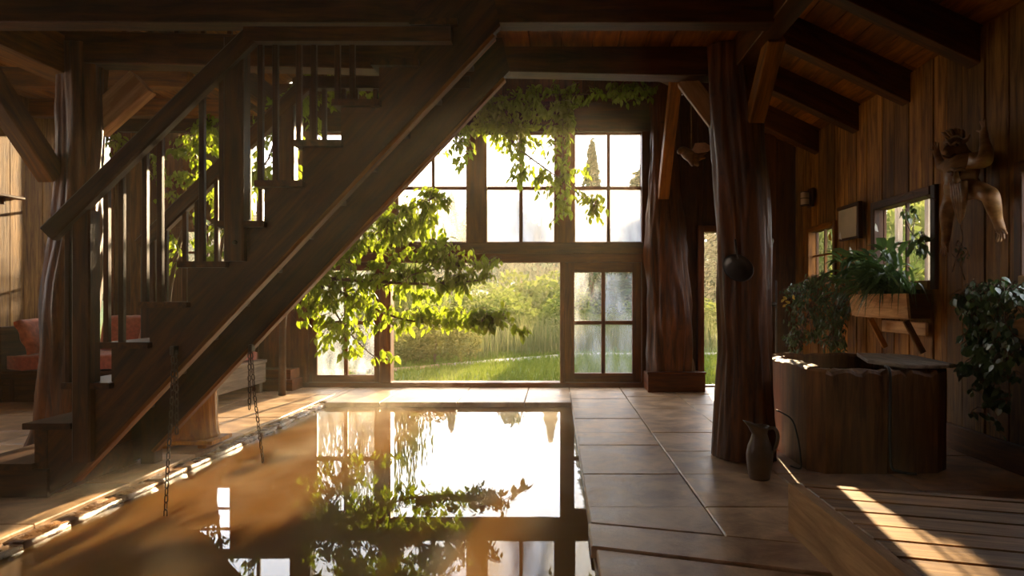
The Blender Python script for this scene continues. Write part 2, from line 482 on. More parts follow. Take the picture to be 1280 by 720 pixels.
quad(PX0 - .09, PX0, PYF + .1, H_FAC)
xs = [PX0, -1.95, -1.1, -.35, PX1]
for i in range(4): quad(xs[i], xs[i + 1], PYF, H_FAC)
for x0, x1, s in ((-3.55, PX0 - .09, 0), (-4.45, -3.55, .35), (-5.4, -4.45, .1), (XL, -5.4, .4)):
    y = 1.92
    while y < H_FAC - .1:
        y2 = min(H_FAC, y + .78 + (s if y < 2 else 0)); quad(x0, x1, y, y2); y = y2

# ---- pool
basin = thing('pool_basin', (-1.2, 4.4, -.6), 'sunken stone pool basin holding the amber water', 'pool', kind='structure')
box('basin_wall', (PX0 - .12, PYN, -1.0), (PX0, PYF, -.052), S_BASIN, basin, 1)
box('basin_wall', (PX1, PYN, -1.0), (PX1 + .12, PYF, -.052), S_BASIN, basin, 1)
box('basin_wall', (PX0, PYF, -1.0), (PX1, PYF + .12, -.052), S_BASIN, basin)
box('basin_wall', (PX0, PYN - .12, -1.0), (PX1, PYN, -.052), S_BASIN, basin)
box('basin_floor', (PX0, PYN, -1.1), (PX1, PYF, -1.0), S_BASIN, basin)
def bumpy_stone(name, lo, hi, mat, parent, seed, amp=.02):
    bm = bmesh.new(); bmesh.ops.create_cube(bm, size=1.0)
    bmesh.ops.subdivide_edges(bm, edges=bm.edges, cuts=3, use_grid_fill=True)
    r = random.Random(seed); lo = Vector(lo); hi = Vector(hi)
    c = (lo + hi) / 2; d = hi - lo
    for v in bm.verts:
        v.co = Vector((v.co.x * d.x, v.co.y * d.y, v.co.z * d.z))
        if v.co.z > 0:
            v.co += Vector((r.uniform(-amp, amp) * .7, r.uniform(-amp, amp) * .4, r.uniform(-amp, amp)))
    me = bpy.data.meshes.new(name); bm.to_mesh(me); bm.free()
    return mobj(name, me, mat, parent, Matrix.Translation(c), True)
y = 2.0; k = 0
while y < PYF + .1:
    y2 = y + random.uniform(.32, .55)
    bumpy_stone('coping_stone', (PX0 - .092, y, -.14), (PX0 + .012, y2 - .001, -.024), S_COPING, basin, k, .007); y = y2; k += 1
nt = NT('amber_water')
g = nt.n('ShaderNodeNewGeometry')
mp = nt.n('ShaderNodeMapping'); mp.inputs['Scale'].default_value = (1, .55, 1); nt.l(g.outputs['Position'], mp.inputs[0])
n1 = nt.n('ShaderNodeTexNoise', i_Scale=2.6, i_Detail=2.0, i_Distortion=.3); nt.l(mp.outputs[0], n1.inputs['Vector'])
n2 = nt.n('ShaderNodeTexNoise', i_Scale=.8, i_Detail=4.0, i_Distortion=1.0); nt.l(mp.outputs[0], n2.inputs['Vector'])
r = ramp(nt, [(0.3, (0.115, 0.05, 0.010)), (0.7, (0.235, 0.115, 0.03))]); nt.l(n2.outputs[0], r.inputs[0])
b = nt.n('ShaderNodeBsdfPrincipled', i_Roughness=0.015, i_IOR=1.333)
b.inputs['Subsurface Weight'].default_value = 1.0; b.inputs['Subsurface Radius'].default_value = (1.0, .6, .3); b.inputs['Subsurface Scale'].default_value = .5; nt.l(r.outputs[0], b.inputs['Base Color'])
bp = nt.n('ShaderNodeBump', i_Strength=.02, i_Distance=.02); nt.l(n1.outputs[0], bp.inputs['Height']); nt.l(bp.outputs[0], b.inputs['Normal'])
nt.l(b.outputs[0], nt.out.inputs[0]); M_WATER = nt.m
w = box('pool_water', (PX0 + .001, PYN + .001, -.98), (PX1 - .001, PYF - .001, WATER), M_WATER, None, 0, .001)
tag(w, 'still amber murky pool water mirroring the windows', 'water', kind='stuff')

# ---- the window wall
wall_back = thing('wall_back', (0, H_FAC, 0), kind='structure')
def zf(py): return 1.15 + (373 - py) * H_FAC / 853
def xf(px): return (px - 695) * H_FAC / 853
Y0, Y1 = H_FAC, H_FAC + .16
def fbox(name, px0, px1, py0, py1, mat=W_FRAME, axis=2, dy0=0.0, dy1=0.16, parent=None):
    return box(name, (xf(px0), Y0 + dy0, zf(py1)), (xf(px1), Y0 + dy1, zf(py0)), mat, parent or wall_back, axis, .006)
fbox('sill_beam', 330, 875, 478, 490, axis=0, dy0=-.03, dy1=.2)
fbox('header_beam', 330, 812, 317, 328, axis=0, dy0=-.02)
fbox('transom_beam', 330, 812, 304, 317, axis=0, dy0=-.06, mat=W_BEAM)
fbox('lintel_beam', 150, 812, 128, 165, axis=0, dy0=-.04, mat=W_BEAM)
for a, c in ((693, 719), (583, 609), (473, 499), (363, 389)):
    fbox('post', a, c, 165, 304, dy0=-.03)
fbox('post', 802, 812, 128, 487, dy0=-.03)
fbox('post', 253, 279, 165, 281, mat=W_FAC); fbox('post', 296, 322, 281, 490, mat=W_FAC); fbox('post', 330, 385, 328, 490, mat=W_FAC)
fbox('post', 475, 489, 328, 478, dy0=-.03); fbox('post', 700, 706, 328, 478, dy0=-.03)
def boards(parent, name, mat, o, ux, L, width, zfun, holes, thick, nrm, seed, zlo=0.0, gap=.004):
    """vertical boards from o along ux over length L; holes are (s0,s1,z0,z1); boards are split round them"""
    r = random.Random(seed); o = Vector(o); ux = Vector(ux); nrm = Vector(nrm)
    s = 0.0
    cuts = sorted({h[0] for h in holes} | {h[1] for h in holes} | {L})
    while s < L - .01:
        e = s + width * r.uniform(.75, 1.3)
        for c in cuts:
            if s + .02 < c and abs(e - c) < .06 or s + .02 < c < e: e = c; break
        e = min(e, L)
        m = (s + e) / 2
        top = zfun((o + ux * m).x)
        segs = [(zlo, top)]
        for h in holes:
            if h[0] - .005 < m < h[1] + .005:
                ns = []
                for a, c in segs:
                    if h[2] > a + .02: ns.append((a, min(c, h[2])))
                    if h[3] < c - .02: ns.append((max(a, h[3]), c))
                    if h[2] <= a + .02 and h[3] >= c - .02: pass
                segs = [q for q in ns if q[1] - q[0] > .02]
        for a, c in segs:
            t = thick * r.uniform(.8, 1.15)
            p = o + ux * m - nrm * (thick / 2 - r.uniform(0, .008))
            beam(name, (p.x, p.y, a), (p.x, p.y, c), max(.02, (e - s) - gap), t, mat, parent, .003, up=nrm)
        s = e
def fh(px0, px1, py0, py1): return (xf(px0) + 6.2, xf(px1) + 6.2, zf(py1), zf(py0))
facade_holes = [fh(389, 802, 166, 330), fh(385, 812, 320, 492), fh(279, 363, 166, 281), fh(225, 290, 285, 372),
                (0.08, .45, .55, 3.3), (xf(880) + 6.2, xf(917) + 6.2, -.1, zf(290))]
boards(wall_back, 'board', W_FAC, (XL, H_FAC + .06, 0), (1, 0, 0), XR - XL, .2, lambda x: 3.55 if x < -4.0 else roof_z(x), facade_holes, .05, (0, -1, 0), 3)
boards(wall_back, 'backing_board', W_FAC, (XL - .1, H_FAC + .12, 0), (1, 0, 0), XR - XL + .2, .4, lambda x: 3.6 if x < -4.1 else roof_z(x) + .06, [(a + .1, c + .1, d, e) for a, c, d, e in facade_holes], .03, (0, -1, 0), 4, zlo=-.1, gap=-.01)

# ---- windows in that wall
def window(name, x0, x1, z0, z1, cols, rws, y, panes, fw=.045, mw=.028, mat=W_FRAME, split=None):
    r = thing(name, (x0, y, z0), kind='structure')
    for a in (x0, x1 - fw): box('stile', (a, y, z0), (a + fw, y + .06, z1), mat, r, 2, .004)
    for a in (z0, z1 - fw): box('rail', (x0 + fw, y, a), (x1 - fw, y + .06, a + fw), mat, r, 0, .004)
    X = [x0 + fw + (x1 - x0 - 2 * fw) * i / cols for i in range(cols + 1)]
    Z = [z0 + fw + (z1 - z0 - 2 * fw) * i / rws for i in range(rws + 1)]
    if split: Z[1] = split
    for a in X[1:-1]: box('muntin', (a - mw / 2, y + .008, Z[0]), (a + mw / 2, y + .05, Z[-1]), mat, r, 2, .004)
    for a in Z[1:-1]:
        for i in range(cols):
            box('muntin', (X[i] + (mw / 2 if i else 0), y + .008, a - mw / 2), (X[i + 1] - (mw / 2 if i < cols - 1 else 0), y + .05, a + mw / 2), mat, r, 0, .004)
    for i in range(cols):
        for j in range(rws):
            gl = panes(i, j)
            if gl: mobj('pane', pydata('pane', [(X[i], y + .03, Z[j]), (X[i + 1], y + .03, Z[j]), (X[i + 1], y + .03, Z[j + 1]), (X[i], y + .03, Z[j + 1])], [(0, 1, 2, 3)]), gl, r)
    return r
for i, px in enumerate((719, 609, 499, 389)):
    window('window_%d' % (i + 1), xf(px) - .02, xf(px + 84) + .02, zf(304), zf(165), 2, 2, Y0 + .03,
           lambda a, c: ((M_FOG if i < 2 else M_HALF) if c == 0 else M_GLASS), fw=.022, mw=.045)
for i, px in enumerate((279,)):
    window('window_%d' % (i + 5), xf(px) - .02, xf(px + 84) + .02, zf(281), zf(165), 2, 2, Y0 + .03, lambda a, c: M_GLASS, fw=.022, mw=.045)
window('window_6', xf(225), xf(290), zf(372), zf(285), 2, 3, Y0 + .03, lambda a, c: M_GLASS)
window('window_7', XL + .08, XL + .45, .55, 3.3, 1, 3, Y0 + .03, lambda a, c: M_GLASS)
window('door_1', xf(706), xf(803), zf(479), zf(328), 2, 2, Y0 + .05, lambda a, c: M_HALF, fw=.125, mw=.05, split=zf(403.5))
window('door_2', xf(385), xf(476), zf(479), zf(328), 2, 2, Y0 + .05, lambda a, c: M_HALF, fw=.10, mw=.05, split=zf(403.5))
t = thing('door_3', (xf(880), H_FAC, 0), kind='structure')      # open doorway
fbox('jamb', 872, 880, 282, 487, parent=t, dy0=-.02); fbox('jamb', 917, 926, 282, 487, parent=t, dy0=-.02); fbox('head', 880, 917, 282, 290, axis=0, parent=t, dy0=-.02)
fbox('threshold', 880, 917, 482, 486, axis=0, parent=t, dy0=0)

# ---- right wall
wall_right = thing('wall_right', (XR, 3, 0), kind='structure')
RW = [(5.60, 6.58, 1.30, 2.0), (7.58, 8.30, 1.37, 1.95), (3.65, 4.50, 1.30, 1.98)]      # windows: y0,y1,z0,z1
boards(wall_right, 'board', W_WALL, (XR, YB, 0), (0, 1, 0), H_FAC - YB, .21, lambda x: 3.12, [(a - YB, b2 - YB, c, d) for a, b2, c, d in RW], .045, (-1, 0, 0), 5, gap=.010)
boards(wall_right, 'backing_board', W_FAC, (XR + .065, YB, 0), (0, 1, 0), H_FAC - YB + .1, .45, lambda x: 3.2, [(a - YB, b2 - YB, c, d) for a, b2, c, d in RW], .03, (-1, 0, 0), 6, zlo=-.1, gap=-.01)
def side_window(name, y0, y1, z0, z1, cols, rws, fmat, out=.035, fw=.075):
    r = thing(name, (XR, y0, z0), kind='structure')
    box('frame_side', (XR - out, y0 - fw, z0 - fw), (XR + .06, y0, z1 + fw), fmat, r, 2); box('frame_side', (XR - out, y1, z0 - fw), (XR + .06, y1 + fw, z1 + fw), fmat, r, 2)
    box('frame_head', (XR - out - .01, y0, z1), (XR + .06, y1, z1 + fw), fmat, r, 1); box('window_sill', (XR - out - .02, y0, z0 - fw), (XR + .06, y1, z0), W_PLANTER, r, 1)
    for i in range(1, cols): 
        y = y0 + (y1 - y0) * i / cols; box('muntin', (XR + .02, y - .012, z0), (XR + .05, y + .012, z1), fmat, r, 2, .003)
    for j in range(1, rws):
        z = z0 + (z1 - z0) * j / rws; box('muntin', (XR + .022, y0, z - .011), (XR + .048, y1, z + .011), fmat, r, 1, .003)
    for i in range(cols):
        for j in range(rws):
            ya, yb = y0 + (y1 - y0) * i / cols, y0 + (y1 - y0) * (i + 1) / cols; za, zb = z0 + (z1 - z0) * j / rws, z0 + (z1 - z0) * (j + 1) / rws
            mobj('pane', pydata('pane', [(XR + .035, ya, za), (XR + .035, yb, za), (XR + .035, yb, zb), (XR + .035, ya, zb)], [(0, 1, 2, 3)]), M_GLASS, r)
side_window('window_8', *RW[0], 2, 2, W_BEAM); side_window('window_9', *RW[1], 2, 2, W_ROOF, fw=.06); side_window('window_10', *RW[2], 2, 2, W_BEAM)
bb = thing('baseboard_right', (XR - .04, 3, 0), kind='structure')
y = YB
while y < H_FAC - .1:
    y2 = min(H_FAC, y + 2.4); box('plank', (XR - .09, y, 0), (XR - .055, y2 - .006, .19), W_FAC, bb, 1); y = y2

# ---- left wall and the wall behind the camera
LW = [(6.6, 8.0, 1.2, 2.7)]  # unseen opening in the left wall, added to brighten the right wall
wall_left = thing('wall_left', (XL, 3, 0), kind='structure')
boards(wall_left, 'board', W_LEFT, (XL, YB, 0), (0, 1, 0), H_FAC - YB, .25, lambda x: 3.5, LW, .045, (1, 0, 0), 9)
boards(wall_left, 'backing_board', W_FAC, (XL - .065, YB, 0), (0, 1, 0), H_FAC - YB + .1, .5, lambda x: 3.55, LW, .03, (1, 0, 0), 8, zlo=-.1, gap=-.01)
wall_front = thing('wall_front', (0, YB, 0), kind='structure')
boards(wall_front, 'board', W_LEFT, (XL, YB, 0), (1, 0, 0), XR - XL, .3, lambda x: 3.55 if x < -3.6 else roof_z(x), [(1.0, 1.9, 1.2, 2.2)], .05, (0, 1, 0), 10)  # the gap behind the camera is added for a little fill light

# ---- roof
ceiling = thing('ceiling', (0, 4, 3.5), kind='structure')
def roof_planks(x0, x1, n, ycuts, mat):
    for i in range(n):
        a = x0 + (x1 - x0) * i / n; c = x0 + (x1 - x0) * (i + 1) / n
        off = (i % 3) * .5
        ys = [YB] + [y + off for y in ycuts] + [H_FAC + .1]
        for j in range(len(ys) - 1):
            za, zc = roof_z(a), roof_z(c); m = Vector(((a + c) / 2, 0, (za + zc) / 2 + .02)); d = Vector((c - a, 0, zc - za))
            up = Vector((-d.z, 0, d.x)).normalized()
            if up.z < 0: up = -up
            beam('plank', (m.x, ys[j] + .003, m.z), (m.x, ys[j + 1] - .003, m.z), d.length - .005, .03, mat, ceiling, .004, up=up)
roof_planks(.9, XR + .12, 11, (1.5, 5.4), W_ROOF)
roof_planks(-1.1, .9, 4, (3.0,), W_ROOF); roof_planks(-3.7, -1.1, 5, (3.0,), W_ROOF)
for xa, xb in ((-3.7, -1.1), (-1.1, XR + .2)):
    d = Vector((xb - xa, 0, roof_z(xb) - roof_z(xa))); m = Vector(((xa + xb) / 2, 0, (roof_z(xa) + roof_z(xb)) / 2 + .07)); up = Vector((-d.z, 0, d.x)).normalized()
    beam('roof_cover', (m.x, YB - .1, m.z), (m.x, H_FAC + .25, m.z), d.length, .03, W_FAC, ceiling, .004, up=up)
box('roof_cover', (-6.4, YB - .1, 3.54), (-3.6, H_FAC + .25, 3.57), W_FAC, ceiling, 1)
for i in range(11):                                     # flat boarding of the left aisle
    a = -6.3 + 2.7 * i / 11
    for y0, y1 in ((YB, 2.6), (2.6, 6.1), (6.1, H_FAC + .1)):
        box('plank', (a, y0 + .003, 3.50), (a + .24, y1 - .003, 3.53), W_ROOF, ceiling, 1, .004)
for y in (1.0, 2.0, 3.0, 4.02, 5.04, 6.03, 7.05, 8.09):
    z = roof_z(XR) - .135
    beam('rafter', (XR + .05, y, z - .47 * .05), (.7, y, z + .47 * (XR - .7)), .14, .26, W_BEAM, ceiling)
for y in (5.9, 7.0, 8.1):
    box('rafter', (-6.2, y - .07, 3.30), (-3.75, y + .07, 3.5), W_ROOF, ceiling)
box('bulkhead', (-3.72, YB, 3.45), (-3.66, H_FAC, roof_z(-3.69)), W_FAC, ceiling, 1)

# ================================================================== FRAME OF LOGS AND BEAMS
def log_post(name, prof, Y, label, seed, ridges=7, amp=.22, group=None):
    pts = []; rad = []
    for py, a, c in prof:
        p = at((a + c) / 2, py, Y); pts.append((p.x, Y, p.z)); rad.append((c - a) / 2 / 853 * Y)
    P = smooth_path([(x, y, z) for x, y, z in pts], 9); R = [r_ for r_, in [(x,) for x in np.interp(np.linspace(0, len(rad) - 1, len(P)), range(len(rad)), rad)]]
    P[0].z = 0.0
    me = tube_mesh(name, P, R, 64, wob=.012, seed=seed, gnarl=amp)
    o = mobj(name, me, W_LOG, None, None, True)
    return tag(o, label, 'post', group)
right_post = log_post('log_post', [(575, 897, 967), (500, 899, 965), (440, 903, 963), (380, 902, 962), (300, 902, 960), (220, 895, 957), (150, 889, 952), (97, 886, 947), (60, 886, 945)], 4.98,
         'twisted log post on the stone deck with a pan hanging on it', 3)
left_post = log_post('log_post', [(562, 36, 104), (530, 48, 102), (490, 54, 104), (440, 58, 110), (390, 58, 116), (355, 61, 119), (300, 70, 124), (240, 73, 125), (170, 76, 125), (97, 76, 126), (60, 76, 126)], 5.1,
         'dark gnarled log post beside the foot of the staircase', 8)
log_post('log_post', [(484, 812, 868), (462, 813, 866), (420, 814, 862), (370, 812, 860), (320, 811, 856), (260, 812, 848), (200, 813, 842), (150, 815, 840), (100, 816, 838)], 8.70,
         'fluted log post against the window wall between windows and doorway', 15, 9, .3)
t = thing('post_plinth', (1.5, 8.4, 0), 'squared wooden plinth around the foot of the fluted log post', 'plinth')
box('front_board', (1.13, 8.37, 0), (1.83, 8.43, .22), W_FRAME, t); box('end_board', (1.13, 8.43, 0), (1.18, 8.80, .22), W_FRAME, t, 1)
box('end_board', (1.78, 8.43, 0), (1.83, 8.80, .22), W_FRAME, t, 1); box('cap_board', (1.12, 8.36, .22), (1.84, 8.44, .245), W_FRAME, t)
t = thing('post_plinth', (-3.5, 8.4, 0), 'squared wooden plinth left of the branch covered glazed door', 'plinth')
box('lower_board', (xf(332), 8.45, 0), (xf(380), 8.80, .14), W_FRAME, t); box('upper_board', (xf(332) - .0, 8.5, .14), (xf(376), 8.80, .26), W_FRAME, t)

def tagbeam(o, label, cat='beam', group=None): return tag(o, label, cat, group)
BZ = 2.77
tagbeam(box('ceiling_beam', (-5.5, 4.0, BZ), (1.28, 4.14, BZ + .32), W_BEAM, None), 'long dark beam across the very top above the staircase')
tagbeam(beam('ceiling_beam', (-3.62, 5.06, BZ + .22), (1.27, 5.06, BZ + .115), .17, .23, W_BEAM), 'dark tie beam running between the two large log posts')
tagbeam(box('ceiling_beam', (1.27, -1.0, BZ + .02), (1.42, 5.25, BZ + .30), W_BEAM, None, 1), 'plate beam over the stone deck running from the log post towards the viewer')
tagbeam(box('ceiling_beam', (-3.82, -1.0, BZ + .02), (-3.58, 5.25, BZ + .30), W_ROOF, None, 1), 'plate beam over the gnarled left log post running towards the viewer')
def brace(p0, p1, w, h, label, mat=W_ROOF): return tag(beam('knee_brace', p0, p1, w, h, mat), label, 'brace')
brace((1.40, 4.80, 2.42), (1.40, 4.36, 2.82), .11, .13, 'knee brace from the pan hung log post up to its plate beam')
brace((-3.68, 4.98, 2.05), (-3.68, 4.18, 2.80), .12, .17, 'knee brace from the gnarled left post up to its plate beam')
brace((1.22, 5.10, 2.45), (.98, 5.16, 2.80), .1, .14, 'short pale brace left of the top of the pan hung post', W_PLANTER)
brace((-3.47, 5.14, 2.45), (-3.12, 5.16, 2.78), .12, .2, 'broad pale brace right of the top of the gnarled post', W_PLANTER)
brace((1.34, 8.55, 2.42), (1.36, 7.55, 3.92), .13, .13, 'long diagonal brace rising from the fluted log post', W_ROOF)

# ---- loft: boarding between the two cross beams, and its railing
loft = thing('ceiling_loft', (0, 4.5, 3.0), kind='structure')
x = -.62
while x < 1.2:
    x2 = min(1.26, x + random.uniform(.16, .24)); box('plank', (x, 4.15, 2.985), (x2 - .005, 5.12, 3.015), W_ROOF, loft, 1, .004); x = x2
for y in np.arange(-1.0, 3.9, .35): box('plank', (-3.55, y, 3.05), (1.26, min(3.98, y + .345), 3.08), W_ROOF, loft, 0, .004)  # unseen loft floor over the camera, added to cut down the light
t = thing('loft_railing', (-2, 5.06, BZ + .3), 'wooden loft railing of thin balusters standing on the tie beam', 'railing')
x = -3.4; 
while x < -.75:
    box('baluster', (x, 5.03, BZ + .2), (x + .032, 5.062, 3.85), W_STAIR, t, 2, .003); x += .195
box('handrail', (-3.5, 5.0, 3.85), (-.62, 5.1, 3.90), W_STAIR, t)

# ================================================================== STAIRCASE
YN, YFAR = 3.96, 4.74
run, rise = 47.3 / 853 * 4, .2326
def tx(i): return (47.3 * i - 695) / 853 * 4
def tz(i): return .2 + rise * i
stairs = thing('staircase', (-3.1, 4.35, 0), 'steep dark wooden staircase with balusters climbing over the pool edge', 'staircase')
def low(x): return 1.15 + (373 - (595 - 1.063 * ((x / 4 * 853 + 695) - 100))) * 4 / 853
def stringer(y0, th):
    pts = [(-3.02, 0)]
    xe = tx(1)
    pts = [Vector((tx(1) + .03, y0, .02)), Vector((-2.96, y0, 0.0)), Vector((-2.80, y0, low(-2.80)))]
    xt = (626 - 695) / 853 * 4
    pts += [Vector((xt, y0, low(xt))), Vector((xt - .05, y0, 2.96)), Vector((tx(11) + .0, y0, 2.96)), Vector((tx(11), y0, tz(10) - .036))]
    for i in range(10, 1, -1):
        pts += [Vector((tx(i) + .015, y0, tz(i) - .036)), Vector((tx(i) + .015, y0, tz(i - 1) - .036))]
    pts += [Vector((tx(1) + .03, y0, tz(1) - .036))]
    slab('stringer', pts, (0, th, 0), W_STAIR, stairs, xdir=(.685, 0, .73))
stringer(YN, .055); stringer(YFAR, .055)
# paler strip under each stringer stands in for light reflected off the pool
def strip(y0, th):
    a = -2.80; c = (618 - 695) / 853 * 4
    beam('edge_strip', (a, y0 + th / 2, low(a) - .012), (c, y0 + th / 2, low(c) - .012), th, .024, W_ROOF, stairs, .003)
strip(YN - .004, .075); strip(YFAR - .004, .075)
for i in range(0, 12):
    xr = tx(i) + run + .03 if i > 0 else tx(1) + .03
    x0 = tx(i) - .025 if i > 0 else tx(0) - .15
    box('tread', (x0, YN - .045, tz(i) - .036), (xr, YFAR + .06, tz(i)), W_STAIR, stairs, 1, .004)
box('base_block', (tx(1) + .02, YN - .01, 0), (tx(1) + .09, YFAR + .05, tz(1) - .036), W_STAIR, stairs, 1)
box('base_block', (tx(0) - .05, YN - .02, 0), (tx(1) + .1, YFAR + .05, tz(0) - .036), W_STAIR, stairs)
def newel(px0, px1, py0, py1, y, d=.115, name='newel_post'):
    a = (px0 - 695) / 853 * y; c = (px1 - 695) / 853 * y
    return box(name, (a, y, 1.15 + (373 - py1) * y / 853), (c, y + d, 1.15 + (373 - py0) * y / 853), W_STAIR, stairs, 2, .008)
newel(89, 112, 262, 578, YN - .05, .10)
n2_ = newel(279, 304, 46, 326, YN - .05, .10)
nb = n2_
def disc(name, p, rad, mat, parent, th=.012):
    lathe(name, [(0, th), (rad * .8, th), (rad, th * .5), (rad, 0)], mat, parent, Matrix.Translation(Vector(p)) @ Matrix.Rotation(math.pi / 2, 4, 'X'), 12)
disc('bolt', at(294, 303, YN - .05), .014, M_IRON, n2_)
def rail_z(x): return 1.15 + (373 - (275 - .98 * ((x / 4 * 853 + 695) - 85))) * 4 / 853 - .06
def rail(y0):
    xa = (78 - 695) / 853 * 4; xb = (322 - 695) / 853 * 4; xc = (568 - 695) / 853 * 4
    beam('handrail', (xa, y0, rail_z(xa)), (xb + .02, y0, rail_z(xb + .02)), .07, .10, W_STAIR, stairs, .01)
    box('handrail', (xb - .02, y0 - .04, rail_z(xb) - .03), (xc, y0 + .04, rail_z(xb) + .055), W_STAIR, stairs)
rail(YN - .06); rail(YFAR + .03)
for y0 in (YN - .035, YFAR + .015):
    for i in range(2, 12):
        for k, off in enumerate((-.012, .074)):
            x = tx(i) + off
            if i == 5 and y0 < 4.2 and k == 0: continue
            if i == 5 and y0 < 4.2: x += .02
            if i > 11: continue
            top = min(rail_z(x), rail_z((322 - 695) / 853 * 4)) - .02
            if top - tz(i) < .1: continue
            box('baluster', (x, y0, tz(i)), (x + .030, y0 + .032, top), W_STAIR, stairs, 2, .003)
# far newels
a = tx(6); box('newel_post', (a, YFAR, tz(5)), (a + .1, YFAR + .1, rail_z(a) + .05), W_STAIR, stairs, 2); a = tx(1) + .15; box('newel_post', (a, YFAR, 0), (a + .1, YFAR + .1, 1.62), W_STAIR, stairs, 2)

# ---- chains
_lk = {}
def link_mesh(L=.046, w=.026, r=.0042):
    if 'l' in _lk: return _lk['l']
    V = []; F = []; n = 12; m = 4
    for i in range(n):
        a = 2 * math.pi * i / n
        c = Vector((math.cos(a) * (w / 2 - r), 0, math.sin(a) * (w / 2 - r) + (L - w) / 2 * (1 if math.sin(a) > 0 else -1)))
        rad = Vector((math.cos(a), 0, math.sin(a)))
        for j in range(m):
            b_ = 2 * math.pi * j / m
            V.append(c + rad * math.cos(b_) * r + Vector((0, math.sin(b_) * r, 0)))
    for i in range(n):
        for j in range(m):
            i2 = (i + 1) % n; j2 = (j + 1) % m
            F.append((i * m + j, i2 * m + j, i2 * m + j2, i * m + j2))
    me = pydata('link', V, F); me.materials.append(M_IRON); me.polygons.foreach_set('use_smooth', [True] * len(F)); _lk['l'] = me
    return me
def chain(label, top, strands):
    t = thing('chain', top, label, 'chain')
    top = Vector(top)
    box('hook', top + Vector((-.012, -.02, -.03)), top + Vector((.012, .04, .02)), M_IRON, t, 2, .004)
    for pts in strands:
        P = smooth_path(pts, 8)
        d = [0.0]
        for i in range(len(P) - 1): d.append(d[-1] + (P[i + 1] - P[i]).length)
        n = int(d[-1] / .0375)
        for k in range(n):
            s = (k + .5) / n * d[-1]
            i = max(j for j in range(len(P) - 1) if d[j] <= s); f = (s - d[i]) / max(1e-6, d[i + 1] - d[i])
            p = P[i].lerp(P[i + 1], f); dr = (P[i + 1] - P[i]).normalized()
            z = -dr; xx = Vector((1, 0, 0)) if k % 2 else Vector((.3, 1, 0)); xx = (xx - z * xx.dot(z)).normalized()
            M = Matrix((xx, z.cross(xx), z)).transposed().to_4x4(); M.translation = p
            mobj('link', link_mesh(), None, t, M)
top = at(217, 437, 3.93)
chain('long iron chain hanging from the nearer stringer down to the water', top,
      [[top, at(215, 500, 3.90), at(210, 580, 3.83), at(207, 646, 3.78)], [top + Vector((.012, 0, 0)), at(221, 490, 3.92), at(221, 543, 3.92)]])
top = at(314, 434, 4.72)
chain('shorter iron chain hanging from the farther stringer by the barrel', top,
      [[top, at(318, 490, 4.75), at(323, 530, 4.80), at(329, 578, 4.93)], [top - Vector((.012, 0, 0)), at(312, 480, 4.72), at(312, 512, 4.72)]])

# ---- drum under the stairs
t = thing('log_drum', (-2.84, 5.35, 0), 'round orange log drum seat standing under the stairs', 'stump')
pr = [(0, .06), (.17, .06), (.175, .075), (.168, .10), (.158, .2), (.152, .32), (.150, .42), (.152, .46), (.17, .47), (.172, .50), (.165, .51), (0, .51)]
d_ = lathe('drum_body', pr, W_DRUM, t, Matrix.Translation((-2.84, 5.38, 0)), 14, False)
disc('knot', (-2.79, 5.228, .33), .02, W_BEAM, t)
box('base_board', (-3.06, 5.2, .03), (-2.62, 5.52, .06), W_DRUM, t); box('foot', (-2.74, 5.22, 0), (-2.68, 5.5, .03), W_DRUM, t, 1); box('foot', (-3.02, 5.22, 0), (-2.96, 5.5, .03), W_DRUM, t, 1)

# ---- benches and cushions
t = thing('wall_bench', (-3.9, 7.2, 0), 'low pale plank bench along the deck behind the barrel', 'bench')
box('front_board', (-3.62, 6.1, .12), (-3.58, 8.42, .36), W_GREY, t, 1); box('seat_board', (-4.2, 6.08, .36), (-3.57, 8.44, .40), W_GREY, t, 1)
for y in (6.2, 7.2, 8.3): box('foot', (-3.66, y, 0), (-3.60, y + .08, .12), W_GREY, t, 2); box('foot', (-4.18, y, 0), (-4.1, y + .08, .36), W_GREY, t, 2)
def cushion(name, c, size, M3, mat, label, cat='cushion', group=None, puff=.5):
    bm = bmesh.new(); bmesh.ops.create_cube(bm, size=1.0); bmesh.ops.subdivide_edges(bm, edges=bm.edges, cuts=7, use_grid_fill=True)
    r = random.Random(int(c[0] * 100 + c[1] * 1000))
    for v in bm.verts:
        x, y, z = v.co * 2
        k = (1 - abs(x) ** 4) * (1 - abs(y) ** 4)
        e = (1 - puff) + puff * (max(0, k) ** .5)
        q = 1 - .06 * (abs(x) * abs(y)) ** 2
        v.co = Vector((x / 2 * size[0] * (q + .03 * (abs(x * y))), y / 2 * size[1] * (q + .03 * abs(x * y)), z / 2 * size[2] * e + .012 * math.sin(7 * x + 3 * y + r.random())))
    me = bpy.data.meshes.new(name); bm.to_mesh(me); bm.free()
    M = Matrix.Translation(Vector(c)) @ M3
    return tag(mobj(name, me, mat, None, M, True), label, cat, group)
t = thing('sofa_bench', (-5.3, 7.85, 0), 'built in wooden bench with panelled front in the left corner', 'bench')
BL = -6.03
box('front_panel', (BL, 7.44, .02), (-4.5, 7.48, .32), W_FAC, t); box('seat_board', (BL, 7.42, .32), (-4.48, 8.30, .36), W_FAC, t)
box('top_rail', (BL, 7.41, .27), (-4.48, 7.44, .33), W_STAIR, t)
for x in (-5.95, -5.4, -4.9): box('stile', (x, 7.42, .03), (x + .05, 7.44, .27), W_STAIR, t, 2)
box('end_panel', (-4.52, 7.48, .02), (-4.48, 8.30, .32), W_FAC, t, 1); box('end_panel', (BL - .05, 7.42, .02), (BL, 8.30, .84), W_FAC, t, 1)
cushion('seat_cushion', (-5.26, 7.86, .445), (1.50, .86, .17), Matrix.Identity(4), M_RED, 'long flat red seat cushion on the corner bench', 'cushion', puff=.15)
